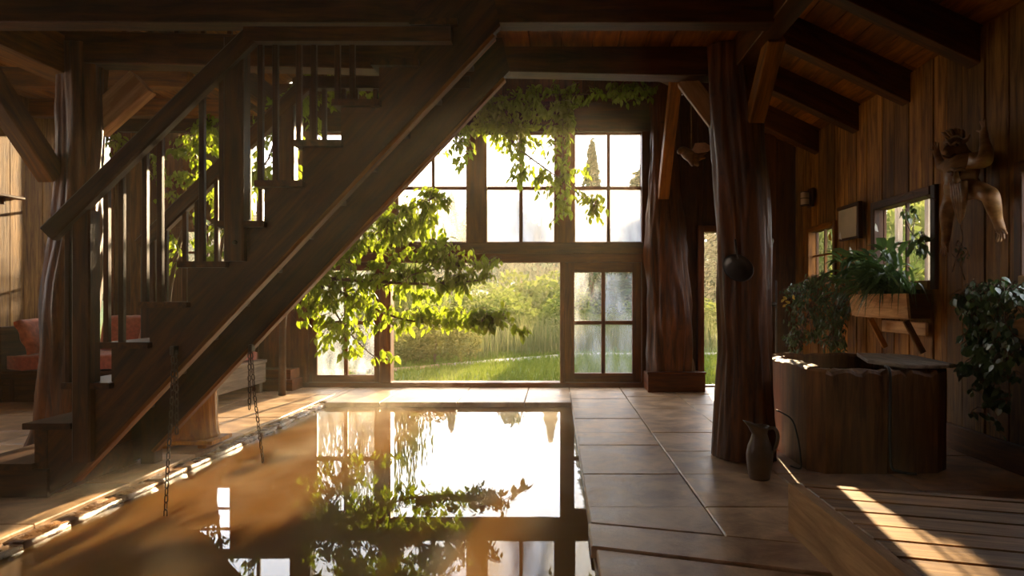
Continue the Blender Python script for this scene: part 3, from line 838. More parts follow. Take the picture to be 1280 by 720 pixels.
cushion('seat_cushion', (-3.9, 7.9, .455), (.50, .95, .11), Matrix.Identity(4), M_RED, 'flat red seat pad on the far end of the pale plank bench', 'cushion', puff=.15)
R = Matrix.Rotation
cushion('pillow', (-5.90, 7.72, .72), (.40, .40, .13), R(.15, 4, 'Z') @ R(1.2, 4, 'Y'), M_RUST, 'patterned rust pillow leaning in the left corner of the bench')
cushion('pillow', (-5.70, 7.92, .72), (.40, .40, .13), R(.45, 4, 'Z') @ R(1.1, 4, 'Y'), M_RED, 'plain red pillow leaning against the patterned rust pillow')
cushion('pillow', (-5.13, 8.10, .74), (.46, .42, .15), R(.1, 4, 'Z') @ R(1.2, 4, 'X'), M_RED, 'red back pillow seen between the lowest balusters')
cushion('pillow', (-4.72, 8.08, .73), (.40, .40, .15), R(-.1, 4, 'Z') @ R(1.15, 4, 'X'), M_RUST, 'rust back pillow at the right end of the corner bench')
t = thing('wall_shelf', (XL + .1, 7.7, 2.2), 'small dark peg shelf on the far left boarded wall', 'shelf')
box('shelf_board', (XL + .005, 7.4, 2.28), (XL + .1, 7.85, 2.31), W_FAC, t, 1); box('bracket', (XL + .005, 7.6, 2.2), (XL + .05, 7.63, 2.28), W_FAC, t, 2)

# ================================================================== RIGHT SIDE
# ---- tub
tub = thing('soaking_tub', (2.12, 5.0, 0), 'massive old wooden soaking tub with a rough hewn rim', 'tub')
def wallpiece(name, a, c, th, h, seed, n=12, cuts=0):
    """upright slab from a to c (inner side to its left), ragged top edge"""
    r = random.Random(seed); a = Vector(a); c = Vector(c); d = (c - a); nn = Vector((-d.y, d.x, 0)).normalized() * th
    V = []; F = []
    for i in range(n + 1):
        p = a + d * (i / n); j = r.uniform(-.010, .006) - (.022 if r.random() < .18 else 0); k = r.uniform(-.010, .008)
        bu = nn.normalized() * r.uniform(-.006, .004)
        V += [(p.x, p.y, 0), (p.x + bu.x, p.y + bu.y, h + j - .02), (p.x + nn.x * .18, p.y + nn.y * .18, h + j), (p.x + nn.x * .85, p.y + nn.y * .85, h + k), (p.x + nn.x, p.y + nn.y, h + k - .02), (p.x + nn.x, p.y + nn.y, 0)]
    for i in range(n):
        for q in range(6):
            F.append((i * 6 + q, (i + 1) * 6 + q, (i + 1) * 6 + (q + 1) % 6, i * 6 + (q + 1) % 6))
    F.append((5, 4, 3, 2, 1, 0)); F.append(tuple(n * 6 + q for q in range(6)))
    V = [Vector(v) for v in V]; o = (a + c) / 2
    # grain upright: local x = up
    M = frame(o, (0, 0, 1), nn); Mi = M.inverted()
    return mobj(name, pydata(name, [Mi @ v for v in V], F), W_TUB, tub, M)
TX0, TX1, TY0, TY1, TH = 1.68, 2.63, 4.48, 5.55, .69
wallpiece('side_wall', (TX0, TY1, 0), (TX0, TY0 + .08, 0), .09, TH + .01, 1, 16)
wallpiece('corner_post', (TX0 - .004, TY0 + .085, 0), (TX0 + .09, TY0, 0), .09, TH - .005, 2, 3)
wallpiece('front_wall', (TX0 + .09, TY0, 0), (2.17, TY0 - .01, 0), .09, TH - .01, 3, 10)
wallpiece('front_wall', (2.18, TY0 - .005, 0), (TX1 - .12, TY0 + .01, 0), .09, TH - .015, 4, 8)
wallpiece('corner_post', (TX1 - .12, TY0 + .01, 0), (TX1, TY0 + .12, 0), .09, TH - .015, 5, 3)
wallpiece('side_wall', (TX1, TY0 + .12, 0), (TX1, TY1, 0), .09, TH, 6, 12); wallpiece('back_wall', (TX1, TY1, 0), (TX0, TY1, 0), .08, TH + .02, 7, 12)
box('tub_floor', (TX0 + .08, TY0 + .08, .02), (TX1 - .08, TY1 - .08, .08), W_TUB, tub)
tw = box('bath_water', (TX0 + .088, TY0 + .09, .08), (TX1 - .09, TY1 - .08, .60), plain('dark_bath_water', (.03, .022, .012), rough=.03, noise=.1, bump=.02), None, 0, .001); tag(tw, 'dark bath water inside the old wooden tub', 'water', kind='stuff')
t = thing('tub_cover', (2.4, 5.0, TH + .02), 'weathered grey plank cover lying across the right of the tub', 'board')
for q in ([(2.42, 5.50), (2.22, 4.86), (2.32, 4.50), (2.52, 4.49), (2.61, 5.46)], [(2.525, 4.50), (2.60, 4.52), (2.69, 5.40), (2.63, 5.45)], [(2.61, 4.53), (2.67, 4.56), (2.76, 5.30), (2.70, 5.38)]):
    slab('plank', [(a, b_, TH - .002) for a, b_ in q], (0, 0, .024), W_GREY, t, (0, 1, 0), bev=.006)
tube_o = tube('tap_pipe', smooth_path([(2.175, TY0 + .03, TH + .01), (2.17, TY0 - .035, TH - .0), (2.175, TY0 - .04, TH - .1), (2.175, TY0 - .04, .1), (2.22, TY0 - .06, .03), (2.32, TY0 - .09, .02)], 4), .009, M_BLACK, None, 8)
tag(tube_o, 'thin drain pipe running down the front of the wooden tub', 'pipe')
c_ = tube('cord', smooth_path([(1.60, 4.95, .34), (1.655, 4.80, .30), (1.662, 4.70, .2), (1.655, 4.62, .08), (1.64, 4.58, .01), (1.60, 4.66, .006)], 5), .006, M_BLACK, None, 6)
tag(c_, 'black cord drooping along the lit side of the tub', 'cord')
t = thing('water_pipe', (1.80, 5.72, 0), 'slim upright pipe with a knob standing behind the tub', 'pipe')
tube('pipe', [(1.80, 5.72, 0), (1.80, 5.72, 1.62)], .011, M_CLAY, t); tube('pipe', [(1.845, 5.72, 0), (1.845, 5.72, 1.3)], .008, M_IRON, t)
lathe('knob', [(0, 0), (.02, .01), (.026, .03), (.02, .05), (0, .06)], M_CLAY, t, Matrix.Translation((1.80, 5.72, 1.6)), 12)
lathe('collar', [(.03, 0), (.045, .01), (.045, .03), (.03, .04)], M_IRON, t, Matrix.Translation((1.80, 5.72, 1.08)), 12)

# ---- slatted platform
plat = thing('slatted_platform', (1.9, 2.7, 0), 'low slatted wooden platform with a strip of sunlight', 'platform')
A = Vector((1.15, 3.38, 0)); S = Vector((.956, -.287, 0))
PH = .24
slab('side_board', [A + Vector((0, 0, 0)), A + Vector((.05, -.015, 0)), Vector((1.20, 1.75, 0)), Vector((1.15, 1.75, 0))], (0, 0, PH), W_PLANTER, plat, (0, 1, 0), bev=.004)
slab('back_board', [A + Vector((.052, -.016, 0)), A + S * 1.88, A + S * 1.88 + Vector((0, -.05, 0)), A + Vector((.052, -.066, 0))], (0, 0, PH), W_DECK, plat, S, bev=.004)
y = 3.38 - .075 - .016
for k in range(10):
    w_ = .158
    a0 = Vector((1.205, y - .0, PH - .035)); L = 1.82 - random.uniform(0, .01)
    slab('slat', [a0, a0 + S * L, a0 + S * L + Vector((0, -w_, 0)), a0 + Vector((0, -w_, 0))], (0, 0, .035 - random.uniform(0, .003)), W_DECK, plat, S, bev=.004)
    y -= .178
slab('bearer', [Vector((2.1, 3.0, .0)), Vector((2.2, 2.97, 0)), Vector((2.2, 1.6, 0)), Vector((2.1, 1.6, 0))], (0, 0, PH - .036), W_DECK, plat, (0, 1, 0))

# ---- pitcher
t = thing('clay_pitcher', (1.30, 4.36, 0), 'tall brown clay pitcher standing at the foot of the log post', 'pitcher')
pr = [(0, 0), (.062, 0), (.066, .012), (.074, .06), (.082, .12), (.083, .16), (.074, .21), (.056, .255), (.048, .285), (.054, .32), (.062, .338), (.056, .338), (.046, .30), (.045, .27), (.065, .2), (.07, .12), (.05, .03), (0, .03)]
b_ = lathe('body', pr, M_CLAY, t, Matrix.Translation((1.30, 4.36, 0)), 28)
for v in b_.data.vertices:                              # pull a spout out of the rim on the left
    if v.co.z > .29 and v.co.x < -.02:
        f = (v.co.z - .29) / .05; v.co.x -= .045 * f * max(0, -v.co.x / .06) ** 2; v.co.z += .02 * f * max(0, -v.co.x / .06)
tube('handle', smooth_path([(1.350, 4.36, .315), (1.395, 4.355, .32), (1.415, 4.35, .27), (1.40, 4.35, .20), (1.375, 4.355, .16)], 4), .011, M_CLAY, t, 8)

# ---- pan on the post
t = thing('hanging_pan', (1.25, 4.74, 1.35), 'round dark metal pan hanging on the log post', 'pan')
pc = at(921, 338, 4.72)
Mp = Matrix.Translation(pc + Vector((0, .02, 0))) @ Matrix.Rotation(math.radians(62), 4, 'X') @ Matrix.Rotation(.12, 4, 'Y')
lathe('bowl', [(0, -.004), (.07, 0), (.092, .012), (.108, .035), (.112, .037), (.108, .04), (.088, .018), (.066, .006), (0, .004)], M_IRON, t, Mp, 28)
tube('handle', [pc + Vector((.01, .03, .085)), pc + Vector((.012, .07, .16)), pc + Vector((.012, .09, .22))], .008, M_IRON, t, 6)

# ---- planter with its brackets
PXF = 2.84
t = thing('wall_planter', (2.95, 6.05, 1.0), 'long pale wooden planter box bracketed to the boarded wall', 'planter')
slab('front_board', [(PXF, 5.54, 1.19), (PXF, 6.62, 1.19), (PXF + .03, 6.62, .985), (PXF + .03, 5.56, .985)], (.022, 0, 0), W_PLANTER, t, (0, 1, 0))
slab('end_board', [(PXF + .03, 5.545, 1.185), (3.05, 5.545, 1.185), (3.05, 5.565, .985), (PXF + .05, 5.565, .985)], (0, .025, 0), W_FAC, t)
slab('end_board', [(PXF + .03, 6.6, 1.185), (3.05, 6.6, 1.185), (3.05, 6.6, .985), (PXF + .05, 6.6, .985)], (0, .025, 0), W_FAC, t)
box('bottom_board', (PXF + .05, 5.57, .975), (3.05, 6.6, .99), W_PLANTER, t, 1)
box('soil', (PXF + .055, 5.6, 1.0), (3.04, 6.58, 1.15), F_BARK, t, 1)
for y in (5.66, 6.30):
    beam('bracket', (PXF + .06, y, .965), (3.04, y, .70), .03, .05, W_WALL, t)
box('cleat', (3.03, 5.60, .84), (3.055, 6.35, .95), W_PLANTER, t, 1)
t = thing('wall_planter', (2.98, 4.1, 1.0), 'small wooden planter box at the right edge under the ivy', 'planter')
box('front_board', (2.90, 3.7, .90), (2.925, 4.56, 1.11), W_PLANTER, t, 1); box('end_board', (2.925, 4.535, .90), (3.05, 4.56, 1.11), W_PLANTER, t); box('bottom_board', (2.925, 3.7, .89), (3.05, 4.53, .905), W_PLANTER, t, 1)
box('soil', (2.926, 3.72, .91), (3.045, 4.53, 1.07), F_BARK, t, 1)
# ---- paper panel, lamp
t = thing('wall_panel', (3.05, 7.05, 1.9), 'pale framed panel hung between the two small windows', 'picture')
box('backing', (3.03, 6.82, 1.76), (3.055, 7.32, 2.10), W_BEAM, t, 2); box('sheet', (3.015, 6.86, 1.78), (3.03, 7.29, 2.08), plain('paper_sheet', (.50, .40, .25), .8, scale=3, noise=.2), t, 2, .002)
box('edge_trim', (3.01, 6.80, 1.75), (3.055, 6.83, 2.12), W_BEAM, t, 2); box('edge_trim', (3.01, 6.83, 2.085), (3.055, 7.32, 2.12), W_BEAM, t, 1)
t = thing('wall_sconce', (3.0, 8.15, 2.3), 'small caged sconce on the boarded wall near the corner', 'lamp')
box('back_plate', (3.03, 8.07, 2.24), (3.055, 8.23, 2.46), W_BEAM, t, 2)
lathe('shade', [(.045, 0), (.05, .01), (.05, .15), (.045, .16), (0, .165)], plain('parchment', (.45, .33, .2), .7), t, Matrix.Translation((2.97, 8.15, 2.26)), 12)
for a in (0, .08, .155): lathe('ring', [(.052, 0), (.056, .006), (.052, .012)], M_IRON, t, Matrix.Translation((2.97, 8.15, 2.255 + a)), 12)

# ---- carved creature: one continuous body grown on a skeleton
def skin(name, nodes, edges, mat, parent=None, sub=2, root=0, label=None, cat=None):
    me = bpy.data.meshes.new(name); me.from_pydata([n[0] for n in nodes], edges, [])
    o = bpy.data.objects.new(name, me); link(o, parent, None)
    md = o.modifiers.new('skin', 'SKIN'); md.use_smooth_shade = True
    for i, n in enumerate(nodes):
        sv = me.skin_vertices[0].data[i]; r_ = n[1]
        sv.radius = r_ if hasattr(r_, '__len__') else (r_, r_); sv.use_root = (i == root)
    md2 = o.modifiers.new('sub', 'SUBSURF'); md2.levels = sub; md2.render_levels = sub
    me.materials.append(mat)
    return o
def cp(px, py, X): return atX(px, py, X)
N = []; E = []
def jn(p, r_, par=None):
    N.append((p, r_)); i = len(N) - 1
    if par is not None: E.append((par, i))
    return i
pel = jn(cp(1203, 240, 2.93), .09); bel = jn(cp(1201, 226, 2.90), .115, pel); che = jn(cp(1200, 209, 2.92), .105, bel); nek = jn(cp(1198, 197, 2.93), .07, che); hed = jn(cp(1195, 183, 2.91), .085, nek); htop = jn(cp(1196, 172, 2.93), .06, hed)
sno = jn(cp(1186, 188, 2.83), .042, hed); jn(cp(1180, 192, 2.78), .03, sno)
def hand(par, wrist, dirs, L, rr):
    for d in dirs:
        a_ = wrist + Vector(d) * L * .5; k_ = jn(a_, rr, par); jn(wrist + Vector(d) * L + Vector((-.012, 0, 0)), rr * .75, k_)
sl = jn(cp(1187, 206, 2.93), .055, che); el = jn(cp(1177, 209, 2.92), .045, sl); wl = jn(cp(1173, 198, 2.94), .027, el); pl_ = jn(cp(1170, 191, 2.95), .03, wl)
hand(pl_, cp(1170, 191, 2.95), [(0, .8, .5), (0, .35, .95), (0, -.1, 1), (0, -.6, .8)], .085, .0085)
sr = jn(cp(1213, 200, 2.92), .062, che); er = jn(cp(1231, 203, 2.88), .06, sr); mr = jn(cp(1233, 190, 2.90), .048, er); wr = jn(cp(1230, 175, 2.94), .030, mr); pr_ = jn(cp(1230, 166, 2.95), .033, wr)
hand(pr_, cp(1230, 166, 2.95), [(0, .75, .35), (0, .3, 1), (0, 0, 1.05), (0, -.3, .95)], .09, .0095)
hl = jn(cp(1190, 247, 2.93), .062, pel); kl = jn(cp(1183, 264, 2.88), .056, hl); al = jn(cp(1183, 290, 2.94), .035, kl); fl = jn(cp(1181, 300, 2.94), .035, al)
hand(fl, cp(1181, 300, 2.94), [(0, .4, -.9), (0, .12, -1.1), (0, -.2, -1.1), (0, -.45, -.9)], .115, .011)
hr = jn(cp(1218, 236, 2.91), .066, pel); kr = jn(cp(1238, 244, 2.85), .062, hr); sh = jn(cp(1243, 264, 2.90), .048, kr); ar = jn(cp(1247, 276, 2.94), .032, sh); fr = jn(cp(1250, 284, 2.94), .036, ar)
hand(fr, cp(1250, 284, 2.94), [(0, .2, -1), (0, -.2, -1), (0, -.55, -.85), (0, -.85, -.55)], .10, .0115)
creature = skin('wall_sculpture', N, E, M_CARVE, None, 2, 0)
tag(creature, 'carved wooden creature with raised hands sprawling on the boarded wall', 'sculpture')
WM[creature.name] = Matrix.Identity(4)
# head: ears, eyes, brow, leafy crown
def ball(name, p, rad, mat, parent, sc=(1, 1, 1), seg=10):
    bm = bmesh.new(); bmesh.ops.create_uvsphere(bm, u_segments=seg, v_segments=seg - 3, radius=rad)
    for v in bm.verts: v.co = Vector((v.co.x * sc[0], v.co.y * sc[1], v.co.z * sc[2]))
    me = bpy.data.meshes.new(name); bm.to_mesh(me); bm.free()
    return mobj(name, me, mat, parent, Matrix.Translation(Vector(p)), True)
for dx in (-5, 5):
    ball('eye', cp(1190 + dx, 181, 2.825), .016, W_BEAM, creature); tube('brow', smooth_path([cp(1190 + dx * 1.9, 179, 2.84), cp(1190 + dx, 177, 2.81), cp(1190 + dx * .2, 181, 2.80)], 3), .011, M_CARVE, creature, 6)
ball('nose', cp(1181, 190, 2.755), .024, M_CARVE, creature)
tube('mouth', smooth_path([cp(1178, 195, 2.765), cp(1186, 197, 2.80), cp(1194, 193, 2.85)], 3), .009, W_BEAM, creature, 6)
for dx in (-12, 13): tube('ear', smooth_path([cp(1196 + dx * .6, 178, 2.92), cp(1196 + dx, 174, 2.93), cp(1196 + dx * 1.25, 168, 2.93)], 3), [.02 - .0024 * i for i in range(7)], M_CARVE, creature, 6)
for k in range(6):
    p = cp(1187 + k * 3.3, 172 - 3 * math.sin(k / 5 * 3.14), 2.88 + .02 * abs(k - 2)); tube('crown_leaf', [p, p + Vector((-.02, .03 - k * .012, .035)), p + Vector((-.035, .05 - k * .02, .05))], [.014, .016, .003], M_CARVE, creature, 5)
# belly face
for dx in (-5, 5): ball('belly_eye', cp(1195 + dx, 217, 2.795), .019, W_BEAM, creature, (.6, 1, 1))
for dx in (-5, 5): tube('belly_brow', smooth_path([cp(1195 + dx * 2, 214, 2.80), cp(1195 + dx, 211, 2.775), cp(1195, 214, 2.765)], 3), .013, M_CARVE, creature, 6)
tube('belly_nose', smooth_path([cp(1195, 214, 2.77), cp(1195, 224, 2.745), cp(1196, 229, 2.75)], 3), [.014, .016, .02, .024, .026, .022, .012], M_CARVE, creature, 8)
for k in range(5):
    x = 1192 + k * 3; tube('beard_lock', smooth_path([cp(x, 228, 2.80), cp(x + 1, 248, 2.78), cp(x * .6 + 1200 * .4 + 1, 266, 2.82), cp(1200, 280, 2.88)], 4), list(np.linspace(.03, .008, 13)), M_CARVE, creature, 7)

# ---- winged carving on a cord
N = []; E = []
b0 = jn(at(862, 194, 7.0), .055); b1 = jn(at(856, 191, 7.0), .06, b0); h0 = jn(at(852, 186, 6.98), .04, b1); jn(at(848, 192, 6.95), .022, h0)
b2 = jn(at(868, 198, 7.0), .05, b0); l1 = jn(at(870, 205, 6.97), .026, b2); jn(at(874, 207, 6.97), .015, l1); l2 = jn(at(864, 203, 6.95), .025, b0); jn(at(866, 208, 6.95), .015, l2); tl = jn(at(876, 198, 7.02), .02, b2); jn(at(882, 197, 7.03), .012, tl)
wc = skin('winged_carving', N, E, M_CARVE, None, 2, 0)
tag(wc, 'small carved winged figure hanging from a cord near the doorway', 'carving')
for sgn in (-1, 1):
    a = at(864, 188, 7.0) + Vector((0, sgn * .03, 0))
    slab('wing', [a + Vector((0, 0, -.02)), a + Vector((.03, sgn * .03, .06)), a + Vector((.12, sgn * .08, .055)), a + Vector((.19, sgn * .10, .0)), a + Vector((.15, sgn * .08, -.035)), a + Vector((.06, sgn * .03, -.04))], (0, .014, 0), M_CARVE, wc)
p = at(864, 186, 7.0); tube('cord', [p, Vector((p.x, 7.0, roof_z(p.x) - .24))], .004, M_GLASS if False else W_PLANTER, wc, 5)

# ================================================================== PLANTS
def leaf_mesh(name, mat, W=.27, droop=.12, fold=.03):
    V = [(0, 0, 0), (.3, W * .9, fold), (.65, W * .75, 0), (1, 0, -droop), (.65, -W * .75, 0), (.3, -W * .9, fold), (.3, 0, -.02), (.65, 0, -.05)]
    F = [(0, 6, 1), (0, 5, 6), (1, 6, 7), (1, 7, 2), (5, 4, 7), (5, 7, 6), (2, 7, 3), (4, 3, 7)]
    me = pydata(name, V, F); me.materials.append(mat)
    return me
def leaf_matrix(p, d, up, s):
    x = Vector(d).normalized(); u = Vector(up); y = u.cross(x)
    if y.length < 1e-4: y = x.orthogonal()
    y.normalize(); z = x.cross(y)
    M = Matrix((x * s, y * s, z * s)).transposed().to_4x4(); M.translation = Vector(p)
    return M
def joined_leaves(name, Ms, tmpl, mat, parent):
    V0 = np.array([v.co[:] for v in tmpl.vertices]); F0 = np.array([p.vertices[:] for p in tmpl.polygons])
    A = np.array([[list(r_) for r_ in M] for M in Ms])
    V = np.einsum('nij,kj->nki', A[:, :3, :3], V0) + A[:, None, :3, 3]
    F = F0[None] + (np.arange(len(Ms)) * len(V0))[:, None, None]
    o = mobj(name, fast_mesh(name, V.reshape(-1, 3), F.reshape(-1, 3)), mat, parent)
    o['kind'] = 'stuff'
    return o
def blob_point(b):
    px, py, rx, ry, mode, val, dv, n = b
    while True:
        u, v = random.uniform(-1, 1), random.uniform(-1, 1)
        if u * u + v * v <= 1: break
    w_ = val + random.uniform(-dv, dv)
    return at(px + u * rx, py + v * ry, w_) if mode == 'Y' else atX(px + u * rx, py + v * ry, w_)
def plant(name, base, label, cat, branches, blobs, mat, size, seed, nparts=300, per=9, W=.27, bark=None, group=None, span=.26, dens=3.4):
    random.seed(seed)
    bark = bark or F_BARK
    t = thing(name, base, label, cat, group)
    paths = []
    for pts, r0, r1 in branches:
        P = smooth_path(pts, 6); paths += P
        tube('branch', P, list(np.linspace(r0, r1, len(P))), bark, t, 7, wob=.15, seed=seed)
    Ms = []; TV = []; TF = []
    for b in blobs:
        for _ in range(max(1, int(b[7] * dens / per))):
            e_ = blob_point(b)
            if paths:
                s_ = min(paths, key=lambda q: (q - e_).length + random.uniform(0, .12))
            else: s_ = e_ + Vector((0, 0, span))
            d = e_ - s_
            dn = Vector((random.gauss(0, 1), random.gauss(0, .7), random.gauss(-.5, .5))).normalized()
            dn = (d.normalized() * min(1, d.length / .15) + dn * .7).normalized() if d.length > 1e-3 else dn
            start = e_ - dn * span * random.uniform(.6, 1.1)
            P = smooth_path([s_, s_.lerp(start, .6) + Vector((0, 0, .04)), start, start.lerp(e_, .6) + Vector((0, 0, .015)), e_ - Vector((0, 0, .03))], 2)
            base_i = len(TV)
            for i, p in enumerate(P):
                rr = .0045 * (1 - .7 * i / len(P))
                for a in range(3): TV.append(p + Vector((math.cos(a * 2.1) * rr, math.sin(a * 2.1) * rr, rr * .5 * (a - 1))))
            for i in range(len(P) - 1):
                for a in range(3):
                    c = (a + 1) % 3; TF.append((base_i + i * 3 + a, base_i + i * 3 + c, base_i + i * 3 + 3 + c, base_i + i * 3 + 3 + a))
            side = 1
            dd = (e_ - start)
            dd = dd.normalized() if dd.length > 1e-3 else Vector((0, 0, -1))
            sd = dd.cross(Vector((0, 0, 1)))
            sd = sd.normalized() if sd.length > 1e-3 else Vector((1, 0, 0))
            for k in range(per):
                f = (k + .5) / per
                p = start.lerp(e_, f) + Vector((random.gauss(0, .012), random.gauss(0, .012), random.gauss(0, .01)))
                side = -side
                d_ = dd * .5 + sd * side * random.uniform(.5, 1.0) + Vector((random.gauss(0, .25), random.gauss(0, .25), -random.uniform(.5, 1.5)))
                up = Vector((random.gauss(0, .45), random.gauss(-.25, .45), 1))
                Ms.append((leaf_matrix(p, d_, up, size * random.uniform(.65, 1.2))))
    if TF:
        o = mobj('twigs', pydata('twigs', TV, TF), bark, t); o['kind'] = 'stuff'
    meshes = [leaf_mesh('leaf', mat, W * q, dr, fo) for q, dr, fo in ((1, .12, .03), (.85, .2, .05), (1.1, .05, .06))]
    Ms.sort(key=lambda M: -M.to_scale().x / max(.5, M.translation.y))
    for M in Ms[:nparts]: mobj('leaf', random.choice(meshes), None, t, M)
    if len(Ms) > nparts: joined_leaves('leaves', Ms[nparts:], meshes[0], mat, t)
    return t
Yb = 7.5
plant('indoor_tree', (-3.25, 8.1, 0), 'leafy green tree branch reaching across the window wall below the stairs', 'tree',
      [([(-3.25, 8.1, 0), (-3.2, 8.0, .8), (-3.1, 7.8, 1.25), at(345, 352, 7.7), at(400, 348, 7.6), at(470, 352, 7.5), at(540, 355, 7.45), at(602, 350, 7.4)], .045, .008),
       ([at(392, 347, 7.6), at(440, 372, 7.5), at(500, 398, 7.4), at(560, 404, 7.4), at(636, 398, 7.35)], .018, .005),
       ([at(470, 362, 7.5), at(520, 342, 7.5), at(570, 333, 7.5), at(612, 330, 7.45)], .012, .004),
       ([at(398, 350, 7.6), at(425, 400, 7.6), at(455, 435, 7.6), at(478, 452, 7.6)], .012, .004),
       ([at(420, 348, 7.6), at(450, 310, 7.7), at(500, 270, 7.7), at(540, 248, 7.7)], .014, .004),
       ([at(630, 400, 7.36), at(648, 412, 7.35), at(662, 417, 7.33)], .004, .0025)],
      [(480, 285, 50, 30, 'Y', 7.8, .35, 110), (535, 255, 32, 26, 'Y', 7.7, .25, 90), (525, 290, 30, 20, 'Y', 7.7, .25, 60), (440, 325, 60, 35, 'Y', 7.6, .35, 130), (515, 325, 55, 30, 'Y', 7.5, .3, 120),
       (588, 336, 28, 15, 'Y', 7.45, .15, 60), (425, 385, 50, 38, 'Y', 7.5, .35, 120), (495, 385, 50, 30, 'Y', 7.45, .3, 110), (560, 378, 42, 28, 'Y', 7.4, .2, 110),
       (608, 398, 28, 18, 'Y', 7.35, .12, 70), (535, 300, 30, 18, 'Y', 7.6, .2, 50), (430, 425, 38, 26, 'Y', 7.5, .3, 50), (488, 430, 18, 18, 'Y', 7.5, .2, 12), (398, 365, 22, 30, 'Y', 7.6, .3, 50), (415, 300, 30, 30, 'Y', 7.8, .3, 60), (655, 416, 4, 4, 'Y', 7.33, .03, 9)],
      F_TREE, .098, 21, W=.25)
plant('climbing_vine', (-1.2, 8.5, 3.6), 'green vine trailing down over the upper windows from the beams', 'vine',
      [([(-1.9, 8.6, 3.95), at(600, 135, 8.3), at(648, 185, 8.2), at(697, 222, 8.15), at(742, 258, 8.1)], .02, .004),
       ([at(600, 135, 8.3), at(660, 120, 8.3), at(730, 118, 8.3), at(810, 112, 8.35)], .015, .006),
       ([at(700, 120, 8.3), at(704, 180, 8.2), at(702, 230, 8.15), at(705, 268, 8.15)], .01, .004),
       ([at(570, 150, 8.3), at(572, 190, 8.2), at(575, 210, 8.2)], .006, .003)],
      [(650, 126, 80, 24, 'Y', 8.3, .25, 240), (600, 148, 36, 22, 'Y', 8.25, .2, 110), (628, 160, 40, 20, 'Y', 8.2, .2, 110), (675, 155, 44, 24, 'Y', 8.2, .2, 120), (703, 160, 16, 28, 'Y', 8.2, .15, 40),
       (640, 192, 14, 10, 'Y', 8.15, .1, 12), (655, 222, 28, 14, 'Y', 8.15, .15, 42), (690, 235, 26, 20, 'Y', 8.15, .15, 40), (705, 265, 13, 12, 'Y', 8.1, .1, 22), (738, 248, 18, 10, 'Y', 8.1, .1, 22), (745, 268, 12, 12, 'Y', 8.1, .1, 18),
       (727, 206, 8, 6, 'Y', 8.1, .1, 8), (572, 190, 12, 22, 'Y', 8.2, .15, 20), (590, 175, 18, 12, 'Y', 8.2, .1, 20), (790, 115, 46, 13, 'Y', 8.35, .15, 90), (706, 205, 12, 20, 'Y', 8.2, .1, 24)],
      F_TREE, .098, 22, W=.25, dens=3.0)
plant('climbing_vine', (-4.7, 8.3, 0), 'green climber seen between the balusters behind the stairs', 'vine',
      [([(-4.75, 8.35, 0), (-4.7, 8.3, 1.2), at(238, 250, 8.25), at(250, 180, 8.2), at(300, 140, 8.2), at(370, 130, 8.2)], .03, .008),
       ([at(238, 270, 8.25), at(200, 230, 8.2), at(165, 190, 8.1), at(130, 170, 8.0)], .015, .004),
       ([(-4.1, 8.4, 0), (-4.15, 8.3, 1.0), at(290, 250, 8.2), at(335, 200, 8.2), at(345, 150, 8.2)], .025, .006)],
      [(145, 190, 20, 28, 'Y', 8.1, .2, 36), (215, 225, 25, 50, 'Y', 8.2, .25, 60), (258, 195, 36, 60, 'Y', 8.2, .25, 110), (300, 195, 34, 48, 'Y', 8.2, .25, 110), (365, 150, 22, 46, 'Y', 8.2, .25, 100), (300, 260, 36, 45, 'Y', 8.2, .25, 70),
       (262, 300, 14, 28, 'Y', 8.3, .15, 30), (345, 225, 26, 36, 'Y', 8.2, .25, 50), (375, 170, 28, 55, 'Y', 8.2, .25, 60), (205, 310, 18, 36, 'Y', 8.3, .2, 26), (430, 110, 60, 24, 'Y', 8.3, .25, 60)],
      F_TREE, .098, 23, W=.25, dens=4.2)

# ---- plants on the right
plant('trailing_ivy', (2.95, 4.3, 1.05), 'glossy ivy spilling down the boards at the right edge', 'plant',
      [([(2.98, 4.3, 1.08), atX(1240, 372, 2.9), atX(1225, 400, 2.88), atX(1232, 470, 2.88), atX(1236, 530, 2.9)], .007, .003), ([(2.98, 4.2, 1.08), atX(1250, 365, 2.9), atX(1210, 372, 2.92), atX(1200, 385, 2.92)], .006, .003),
       ([(2.98, 4.0, 1.08), atX(1262, 380, 2.85), atX(1258, 440, 2.85), atX(1262, 500, 2.86)], .006, .003)],
      [(1225, 385, 28, 24, 'X', 2.9, .07, 160), (1255, 380, 26, 22, 'X', 2.87, .06, 120), (1228, 425, 28, 28, 'X', 2.88, .06, 150), (1255, 440, 20, 34, 'X', 2.86, .05, 90), (1225, 462, 22, 20, 'X', 2.89, .05, 60), (1240, 500, 10, 34, 'X', 2.9, .05, 50), (1250, 355, 30, 8, 'X', 2.93, .05, 40), (1200, 460, 6, 6, 'X', 2.9, .04, 12)],
      F_IVY, .058, 31, per=8, W=.36, span=.12, dens=2.6)
plant('trailing_fern', (2.9, 7.2, 1.2), 'feathery green plant hanging left of the long planter box', 'plant',
      [([(2.98, 6.75, 1.2), atX(1040, 352, 2.85), atX(1015, 358, 2.8), atX(990, 372, 2.75)], .008, .003), ([(2.98, 6.7, 1.15), atX(1050, 380, 2.85), atX(1042, 410, 2.82), atX(1040, 438, 2.82)], .006, .003), ([(2.98, 6.9, 1.15), atX(1020, 375, 2.8), atX(1005, 410, 2.8), atX(1002, 436, 2.8)], .006, .003)],
      [(1010, 365, 26, 20, 'X', 2.8, .08, 200), (1040, 385, 22, 24, 'X', 2.84, .07, 220), (1005, 405, 22, 26, 'X', 2.8, .07, 200), (1040, 420, 18, 22, 'X', 2.83, .06, 200), (1025, 345, 16, 12, 'X', 2.85, .06, 90), (990, 430, 10, 14, 'X', 2.78, .05, 50)],
      F_DARK, .06, 32, per=10, W=.18, span=.16, dens=2.4)
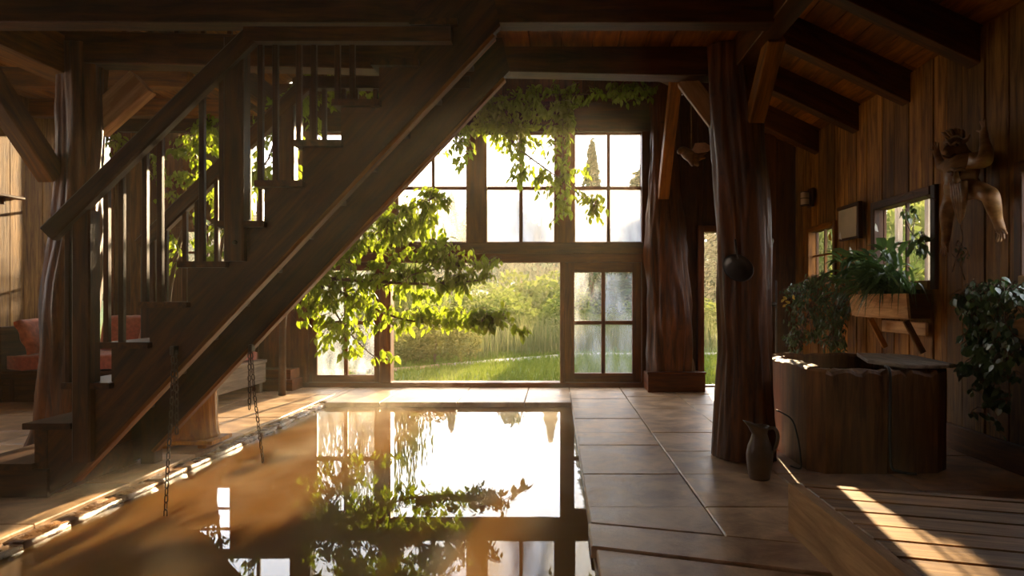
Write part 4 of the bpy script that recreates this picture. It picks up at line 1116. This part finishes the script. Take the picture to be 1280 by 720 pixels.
plant('window_creeper', (3.02, 6.0, 1.9), 'thin creeper with few leaves winding across the square window', 'plant',
      [([atX(1128, 262, 3.03), atX(1136, 285, 3.02), atX(1148, 300, 3.02), atX(1160, 302, 3.02), atX(1168, 296, 3.02)], .005, .003), ([atX(1148, 300, 3.02), atX(1150, 318, 3.02), atX(1144, 330, 3.02)], .004, .002), ([atX(1170, 250, 3.02), atX(1140, 240, 3.0), atX(1118, 252, 3.0)], .004, .003)],
      [(1136, 268, 10, 8, 'X', 3.01, .02, 12), (1148, 292, 12, 10, 'X', 3.01, .02, 14), (1160, 310, 8, 10, 'X', 3.01, .02, 10), (1142, 315, 8, 12, 'X', 3.01, .02, 10)], F_IVY, .07, 33, per=4, W=.3, span=.05, dens=1.5)
plant('wall_tendril', (3.0, 5.2, 1.5), 'bare wiry tendrils with tiny leaves below the carved creature', 'plant',
      [([atX(1190, 340, 3.02), atX(1196, 320, 3.0), atX(1203, 300, 3.01), atX(1200, 282, 3.0)], .003, .002), ([atX(1206, 350, 3.02), atX(1198, 328, 3.0), atX(1190, 318, 3.02)], .003, .002)],
      [(1199, 320, 8, 18, 'X', 3.01, .02, 16)], F_IVY, .03, 34, per=4, W=.3, span=.05, dens=1)
# strap leaved plant and lilies in the planter
def strap_mesh(name, mat, L, lift, w, seg=7):
    V = []; F = []
    for i in range(seg + 1):
        f = i / seg; x = L * (f - .12 * f * f) ; z = lift * math.sin(f * 2.6) * (1 - .25 * f) - .45 * L * f ** 3
        hw = w * (1 - f ** 2.2) * (.55 + .45 * min(1, f * 5)) + .0006
        V += [(x, -hw, z + hw * .4), (x, hw, z + hw * .4)]
    for i in range(seg): F.append((2 * i, 2 * i + 2, 2 * i + 3, 2 * i + 1))
    me = pydata(name, V, F); me.materials.append(mat); me.polygons.foreach_set('use_smooth', [True] * len(F))
    return me
random.seed(40)
t = thing('spider_plant', (2.93, 6.0, 1.15), 'arching strap leaved plant overflowing the front of the planter box', 'plant')
SM = [strap_mesh('leaf', F_DARK, L, li, w) for L, li, w in ((.42, .16, .010), (.52, .2, .011), (.34, .2, .009), (.48, .1, .009))]
for k in range(170):
    y = random.gauss(5.98, .17); y = min(6.5, max(5.62, y))
    M = Matrix.Translation((random.uniform(2.88, 2.99), y, 1.15)) @ Matrix.Rotation(math.pi + max(-1.4, min(1.4, random.gauss(0, .9))), 4, 'Z') @ Matrix.Rotation(-random.uniform(-.1, .8), 4, 'Y') @ Matrix.Scale(random.uniform(.7, 1.15), 4)
    mobj('leaf', random.choice(SM), None, t, M)
t = thing('leafy_lily', (2.92, 6.3, 1.15), 'broad leaved dark plant with white flowers rising from the planter box', 'plant')
LM = [leaf_mesh('leaf', F_DARK, q, .3, .06) for q in (.16, .2, .13)]
F_WHITE = foliage('petal', (.7, .68, .6), (.8, .78, .7), .4); F_YEL = foliage('yellow_leaf', (.55, .36, .06), (.7, .5, .1), .4)
for k in range(150):
    b_ = Vector((random.uniform(2.86, 2.99), random.uniform(5.72, 6.6), 1.15))
    up = random.uniform(.06, .42); an = random.uniform(0, 6.28)
    off = Vector((math.cos(an) * .12 - .05, math.sin(an) * .14, up))
    if (b_ + off).x > 2.96: off.x = 2.96 - b_.x
    d_ = Vector((off.x * 1.4, off.y * 1.4, random.uniform(-.15, .22)))
    mobj('leaf', random.choice(LM), None, t, leaf_matrix(b_ + off, d_, (0, 0, 1), random.uniform(.16, .27)))
    if k % 3 == 0: tube('stem', smooth_path([b_, b_ + Vector((off.x * .3, off.y * .3, up * .7)), b_ + off], 3), .003, F_DARK, t, 5)
for px, py in ((1066, 318), (1098, 290), (1038, 345), (1046, 362), (1030, 372), (1052, 300)):
    p = atX(px, py, 2.86); o = mobj('flower', leaf_mesh('flower', F_WHITE, .3, .1, .12), None, t, leaf_matrix(p, (-.3, random.uniform(-.4, .4), .9), (-1, 0, .2), .085)); o['label'] = 'white flower'
p = atX(1040, 302, 2.88); o = mobj('leaf', leaf_mesh('leaf', F_YEL, .3, .2, .05), None, t, leaf_matrix(p, (-.2, .3, .8), (-1, 0, .2), .12)); o['label'] = 'yellowed leaf'
t = thing('yellow_blossom', atX(988, 380, 2.72), 'small sprig of yellow blossoms left of the feathery plant', 'flower')
tube('stem', smooth_path([atX(1000, 392, 2.78), atX(992, 386, 2.74), atX(984, 380, 2.72)], 3), .004, F_DARK, t, 5)
for px, py in ((984, 374), (988, 379), (978, 384), (993, 375), (976, 378)):
    mobj('petal', leaf_mesh('petal', F_YEL, .3, .1, .1), None, t, leaf_matrix(atX(px, py, 2.72), (random.gauss(0, 1), random.gauss(0, .6), .5), (-1, -.5, .2), .07))

# ================================================================== OUTDOORS
def gz(x, y):
    a = np.clip((np.asarray(y, float) - 20) / 70, 0, 1)
    return -.03 + 2.2 * a * a
gx, gy = np.meshgrid(np.linspace(-90, 90, 61), np.concatenate([np.linspace(9.02, 30, 22), np.linspace(34, 140, 20)]))
V = np.stack([gx, gy, gz(gx, gy) + .02 * np.sin(gx * 1.7) * np.cos(gy * 1.3)], -1).reshape(-1, 3)
nx, ny = gx.shape[1], gx.shape[0]
I = np.arange(nx * ny).reshape(ny, nx)
F = np.stack([I[:-1, :-1], I[:-1, 1:], I[1:, 1:], I[1:, :-1]], -1).reshape(-1, 4)
M_SOIL = plain('meadow_soil', (.07, .095, .025), rough=.95, noise=.4, scale=1.5, spec=.1)
tag(mobj('ground', fast_mesh('ground', V, F), M_SOIL, None, None, True), kind='structure')
mobj('ground_side', pydata('ground_side', [(3.32, -8, -.04), (40, -8, -.04), (40, 9.02, -.04), (3.32, 9.02, -.04)], [(0, 1, 2, 3)]), M_SOIL)['kind'] = 'structure'
def pathy(x): return np.clip(11.0 + (np.asarray(x, float) + 2.6) * .97, 10.6, 14.0)
path = thing('path', (-1, 12.5, 0), kind='structure')
M_PATH = stone('path_stone', (.16, .14, .11), (.28, .25, .20), rough=(.6, .8), spec=.2); M_PATHR = stone('red_path_stone', (.16, .08, .045), (.25, .13, .07), rough=(.6, .8), spec=.2)
x = -6.0
while x < 5:
    L = random.uniform(.35, .6); y0, y1 = float(pathy(x)), float(pathy(x + L))
    slab('stone', [(x, y0, -.06), (x + L - .02, y1, -.06), (x + L - .02, y1 + .55, -.06), (x, y0 + .55, -.06)], (0, 0, .055 + random.uniform(-.008, .008)), M_PATHR if x < -1.9 else M_PATH, path, bev=.012); x += L
def blades(name, n, xr, yr, hr, wr, lean, mat, label, keep=None, zfun=gz):
    x = rng.uniform(xr[0], xr[1], n); y = rng.uniform(yr[0], yr[1], n)
    if keep is not None:
        k = keep(x, y); x = x[k]; y = y[k]
    n = len(x); z = zfun(x, y)
    h = rng.uniform(hr[0], hr[1], n); w_ = rng.uniform(wr[0], wr[1], n); a = rng.uniform(0, 6.28, n); la = rng.uniform(0, 6.28, n); ll = h * np.abs(rng.normal(0, lean, n))
    dx, dy = np.cos(a) * w_ / 2, np.sin(a) * w_ / 2
    b0 = np.stack([x - dx, y - dy, z], -1); b1 = np.stack([x + dx, y + dy, z], -1)
    m = np.stack([x + np.cos(la) * ll * .3, y + np.sin(la) * ll * .3, z + h * .6], -1); mo = np.stack([dx, dy, dx * 0], -1) * .7
    tp = np.stack([x + np.cos(la) * ll, y + np.sin(la) * ll, z + h], -1)
    V = np.stack([b0, b1, m + mo, m - mo, tp], 1).reshape(-1, 3)
    i = np.arange(n) * 5
    F = np.concatenate([np.stack([i, i + 1, i + 2], -1), np.stack([i, i + 2, i + 3], -1), np.stack([i + 3, i + 2, i + 4], -1)])
    return tag(mobj(name, fast_mesh(name, V, F), mat), label, 'grass', kind='stuff')
blades('lawn_grass', 52000, (-7, 6), (9.08, 14.6), (.04, .13), (.008, .016), .5, F_LAWN, 'short bright green lawn grass right outside the windows', lambda x, y: (y < pathy(x) + .12 * rng.random(len(x))) | (y > pathy(x) + .42))
blades('tall_grass', 30000, (-9, 8), (12, 17.5), (.35, .95), (.007, .018), .28, F_TALL, 'tall pale meadow grass beyond the stone path', lambda x, y: (y > pathy(x) + .6) & (np.hypot(x + 2.1, (y - 12.3) * 1.0) > .85) & ~((x < -1.5) & (y < 12.5)) & (np.sin(x * 2.3 + y) * np.sin(y * 1.9 - x * .7) + rng.normal(0, .5, len(x)) > -.35))
def lump_mesh(name, n, size, mat, seed, lumps=14, flat=.75, W=.5):
    r = np.random.default_rng(seed)
    c = r.normal(size=(lumps, 3)); c /= np.linalg.norm(c, axis=1)[:, None]; c *= r.uniform(.3, .75, (lumps, 1)); c[:, 2] = np.abs(c[:, 2]) * 1.1 - .15
    k = r.integers(0, lumps, n); d = r.normal(size=(n, 3)); d /= np.linalg.norm(d, axis=1)[:, None]
    p = c[k] + d * (r.uniform(.5, 1, (n, 1)) ** .5) * r.uniform(.25, .45, (lumps, 1))[k]
    p[:, 2] = np.maximum(p[:, 2], -.35)
    u = r.normal(size=(n, 3)); u /= np.linalg.norm(u, axis=1)[:, None]; v = np.cross(u, r.normal(size=(n, 3))); v /= np.linalg.norm(v, axis=1)[:, None]
    s = size * r.uniform(.6, 1.3, (n, 1))
    V = np.stack([p - u * s, p + v * s * W, p + u * s, p - v * s * W], 1).reshape(-1, 3); V[:, 2] += .35; V[:, 2] /= 1.35
    me = fast_mesh(name, V, np.arange(n * 4).reshape(n, 4)); me.materials.append(mat)
    return me
BM = {('b', i): lump_mesh('foliage', 3800, .055, F_BUSH, 100 + i) for i in range(3)}
BM.update({('o', i): lump_mesh('foliage', 3800, .05, F_OLIVE, 120 + i, W=.3) for i in range(2)})
BM.update({('f', i): lump_mesh('crown', 3600, .06, F_WOOD, 140 + i, 18) for i in range(3)})
def bush(kind, i, x, y, w_, h, label, group=None):
    t = thing('meadow_bush', (x, y, float(gz(x, y))), label, 'bush', group)
    M = Matrix.Translation((x, y, float(gz(x, y)) - .03)) @ Matrix.Rotation(random.uniform(0, 6.28), 4, 'Z') @ Matrix.Diagonal((w_ / 1.7, w_ / 1.7, h / .92, 1))
    mobj('foliage', BM[(kind, i)], None, t, M)
    tube('stem', [(x, y, float(gz(x, y)) - .05), (x + .03, y, float(gz(x, y)) + h * .5)], [.03, .015], F_BARK, t, 6)
bush('o', 0, -2.2, 12.35, 1.7, 1.0, 'rounded olive bush just beyond the left of the stone path')
bush('o', 1, -3.9, 12.6, 1.8, 1.35, 'olive bush behind the glazed door covered by the branch')
bush('b', 0, -1.9, 17.6, 3.0, 1.7, 'mid green bush rising from the tall grass left of centre')
bush('b', 1, -.1, 18.2, 2.8, 1.5, 'low dense green bush at the right of the big opening')
bush('b', 2, -.55, 24.0, 3.4, 2.5, 'tall yellow green bush behind the dense low one')
bush('b', 0, 1.9, 19.5, 2.8, 1.3, 'green bush seen through the right glazed door')
bush('b', 1, -4.5, 19.0, 3.5, 2.2, 'green bush left of the opening behind the indoor branch')
bush('b', 2, 3.9, 20.0, 3.0, 1.5, 'green bush seen through the narrow doorway')
bush('b', 1, -2.6, 25.5, 3.4, 2.0, 'far green bush behind the mid green one')
BM[('l', 0)] = lump_mesh('foliage', 1500, .075, F_BUSH, 160)
for k, (x, y) in enumerate(((5.3, 10.6), (6.6, 12.4), (5.2, 8.6), (8.4, 14.5))):
    bush('l', 0, x, y, 2.3, 2.2 + .5 * (k % 2), ['leafy bush outside the square window of the boarded wall', 'leafy bush farther out behind the square window', 'leafy bush nearest outside the square window', 'tall leafy bush farthest off behind the square window'][k])
for k, (x, y, w_, h) in enumerate(((8.0, 15.2, 3.4, 4.4), (10.6, 18.2, 3.8, 5.2), (6.9, 19.0, 3.2, 4.6), (12.6, 21.5, 4.4, 6.0))):
    bush('b', k % 3, x, y, w_, h, ['tall dense bush filling the view through the square window', 'taller bush behind the right side of the square window', 'dense bush seen through the small corner window', 'largest bush farthest beyond the square window'][k])
for k, (x, y) in enumerate(((4.3, 7.9), (4.3, 8.6), (4.3, 9.4))):  # added posts standing in for pale upright reflections in the panes
    o = box('fence_post', (x, y, -.04), (x + .07, y + .07, 2.3), W_GREY, None, 2); tag(o, ['grey post outside the right of the square window', 'grey post outside the middle of the square window', 'grey post outside the left of the square window'][k], 'post', 'posts outside the square window')
def conifer_mesh(n, seed):
    r = np.random.default_rng(seed)
    h = r.uniform(.08, 1, n) ** 1.15; lay = np.round(h * 24) / 24 + r.normal(0, .014, n); a = np.round(r.uniform(0, 6.28, n) * 1.4) / 1.4 + lay * 11 + r.normal(0, .16, n)
    R_ = (1 - h) * .26 * r.uniform(.1, 1, n) ** .6 + .008
    p = np.stack([np.cos(a) * R_, np.sin(a) * R_, lay - R_ * .25], -1)
    u = np.stack([np.cos(a), np.sin(a), np.full(n, -.35)], -1) + r.normal(0, .35, (n, 3)); v = np.cross(u, r.normal(size=(n, 3))); v /= np.linalg.norm(v, axis=1)[:, None]; u /= np.linalg.norm(u, axis=1)[:, None]
    s = r.uniform(.012, .028, (n, 1))
    V = np.stack([p - u * s, p + v * s * .4, p + u * s, p - v * s * .4], 1).reshape(-1, 3)
    me = fast_mesh('crown', V, np.arange(n * 4).reshape(n, 4)); me.materials.append(F_PINE)
    return me
CM = [conifer_mesh(5200, 1), conifer_mesh(4200, 2)]
def conifer(i, x, y, h, label, wide=1.0, group=None):
    z = float(gz(x, y)); t = thing('conifer_tree', (x, y, z), label, 'tree', group)
    mobj('crown', CM[i], None, t, Matrix.Translation((x, y, z)) @ Matrix.Rotation(random.uniform(0, 6), 4, 'Z') @ Matrix.Diagonal((h * wide, h * wide, h, 1)))
    tube('trunk', [(x, y, z - .1), (x, y, z + h * .96)], [.014 * h, .003 * h], F_BARK, t, 7)
def broadleaf(i, x, y, w_, h, label, group=None):
    z = float(gz(x, y)); t = thing('broadleaf_tree', (x, y, z), label, 'tree', group)
    mobj('crown', BM[('f', i)], None, t, Matrix.Translation((x, y, z + h * .08)) @ Matrix.Rotation(random.uniform(0, 6), 4, 'Z') @ Matrix.Diagonal((w_ / 1.7, w_ / 1.7, h * .92, 1)))
    tube('trunk', [(x, y, z - .1), (x, y, z + h * .6)], [.02 * h, .01 * h], F_BARK, t, 7)
conifer(0, 2.95, 24.0, 5.5, 'broad conifer behind the right glazed door panes', 1.9)
conifer(1, 3.9, 31.0, 6.9, 'conifer just right of the broad one', 1.3)
conifer(1, 1.05, 20.0, 5.65, 'tall thin conifer spire in the upper right window', .8)
conifer(0, 8.3, 34.0, 8.0, 'conifer seen through the narrow doorway', 1.1)
conifer(1, 7.0, 27.0, 4.6, 'smaller conifer seen low through the narrow doorway', 1.2)
random.seed(77)
for row, (y0, n) in enumerate(((58, 15), (70, 17))):
    for k in range(n):
        x = -46 + 74 * (k + .5) / n + random.uniform(-1.2, 1.2); y = y0 + random.uniform(-4, 4)
        h = (.182 * y + 1.15 - float(gz(x, y))) * (random.uniform(.82, 1.0) if x < 0 else random.uniform(.6, .74))
        if (k + row) % 4 == 3: conifer(k % 2, x, y, h, 'dark conifer standing in the distant row of forest trees', 1.0, 'conifers in the far forest edge')
        else: broadleaf(k % 3, x, y, h * .62, h, 'round crowned broadleaf tree in the distant forest edge', 'broadleaf trees in the far forest edge')
# tall shrub of upright wands left of the opening
def wand_mesh(n, seed):
    r = np.random.default_rng(seed); S_ = []
    for _ in range(n):
        a = r.uniform(0, 6.28); R_ = r.uniform(0, 1) ** .6; b0 = np.array([math.cos(a) * R_ * .75, math.sin(a) * R_ * .75, 0]); L = r.uniform(.55, 1.0) * (1 - .45 * R_ * R_)
        for k in range(26):
            f = k / 26
            if f < .15 and r.random() < .5: continue
            S_.append(b0 + np.array([math.cos(a) * .3 * f * R_ + r.normal(0, .02), math.sin(a) * .3 * f * R_ + r.normal(0, .02), L * f]))
    p = np.array(S_); m = len(p)
    u = np.stack([r.normal(0, .5, m), r.normal(0, .5, m), np.ones(m)], -1); u /= np.linalg.norm(u, axis=1)[:, None]; v = np.cross(u, r.normal(size=(m, 3))); v /= np.linalg.norm(v, axis=1)[:, None]
    s = .03 * r.uniform(.6, 1.3, (m, 1))
    V = np.stack([p - u * s, p + v * s * .5, p + u * s, p - v * s * .5], 1).reshape(-1, 3)
    me = fast_mesh('foliage', V, np.arange(m * 4).reshape(m, 4)); me.materials.append(F_BUSH)
    return me
t = thing('wand_shrub', (-4.3, 16.4, 0), 'tall shrub of upright leafy wands outside left of the opening', 'shrub')
mobj('foliage', wand_mesh(210, 5), None, t, Matrix.Translation((-4.5, 16.4, -.03)) @ Matrix.Diagonal((1.5, 1.5, 4.9, 1)))
for k in range(6): tube('stem', [(-4.3 + .2 * k - .5, 16.4 + .1 * (k % 3), -.1), (-4.3 + .34 * k - .85, 16.4 + .15 * (k % 3), 3.0)], [.03, .01], F_BARK, t, 6)
# far hill
hx, hy = np.meshgrid(np.linspace(-120, 120, 60), np.linspace(95, 150, 8))
hz = 2 + 9 * np.sin((hy - 95) / 55 * 1.5) * (1 + .18 * np.sin(hx * .05) + .06 * np.sin(hx * .21)) * np.clip(1.05 - hx / 190, .5, 1.5)
I = np.arange(hx.size).reshape(hx.shape)
tag(mobj('hill', fast_mesh('hill', np.stack([hx, hy, hz], -1).reshape(-1, 3), np.stack([I[:-1, :-1], I[:-1, 1:], I[1:, 1:], I[1:, :-1]], -1).reshape(-1, 4)), plain('hill_green', (.16, .22, .16), rough=1, noise=.35, scale=.15, spec=0), None, None, True), kind='structure')

# ================================================================== WARM HAZE IN THE ROOM
nt = NT('warm_haze')
vs = nt.n('ShaderNodeVolumeScatter', i_Density=.0020, i_Anisotropy=.45)
vs.inputs['Color'].default_value = (1, .82, .58, 1)
nt.l(vs.outputs[0], nt.out.inputs['Volume'])
hz = mobj('haze', pydata('haze', [(x, y, z) for x in (-140, 140) for y in (YB - .5, 160) for z in (-1.3, 18)], [(0, 1, 3, 2), (4, 6, 7, 5), (0, 4, 5, 1), (2, 3, 7, 6), (0, 2, 6, 4), (1, 5, 7, 3)]), nt.m)
tag(hz, 'faint warm steam haze filling the sunlit bath room', 'haze', kind='stuff')

# steam lying over the warm pool
nt = NT('pool_steam')
g = nt.n('ShaderNodeNewGeometry')
mp = nt.n('ShaderNodeMapping'); mp.inputs['Scale'].default_value = (1.0, .7, 2.2); nt.l(g.outputs['Position'], mp.inputs[0])
n1 = nt.n('ShaderNodeTexNoise', i_Scale=1.5, i_Detail=4.0, i_Distortion=1.2); nt.l(mp.outputs[0], n1.inputs['Vector'])
sp = nt.n('ShaderNodeSeparateXYZ'); nt.l(g.outputs['Position'], sp.inputs[0])
m1 = nt.n('ShaderNodeMapRange'); m1.inputs['From Min'].default_value = .48; m1.inputs['From Max'].default_value = .75; m1.inputs['To Max'].default_value = .36; nt.l(n1.outputs[0], m1.inputs[0])
m2 = nt.n('ShaderNodeMapRange'); m2.inputs['From Min'].default_value = .42; m2.inputs['From Max'].default_value = -.05; nt.l(sp.outputs['Z'], m2.inputs[0])
mm = nt.n('ShaderNodeMath', operation='MULTIPLY'); nt.l(m1.outputs[0], mm.inputs[0]); nt.l(m2.outputs[0], mm.inputs[1])
vs = nt.n('ShaderNodeVolumeScatter', i_Anisotropy=.4); vs.inputs['Color'].default_value = (1, .84, .62, 1); nt.l(mm.outputs[0], vs.inputs['Density'])
nt.l(vs.outputs[0], nt.out.inputs['Volume'])
st = mobj('steam', pydata('steam', [(x, y, z) for x in (PX0 - .15, PX1 + .05) for y in (2.0, PYF + .2) for z in (.012, .42)], [(0, 1, 3, 2), (4, 6, 7, 5), (0, 4, 5, 1), (2, 3, 7, 6), (0, 2, 6, 4), (1, 5, 7, 3)]), nt.m)
tag(st, 'thin wisps of steam drifting over the amber pool water', 'steam', kind='stuff')
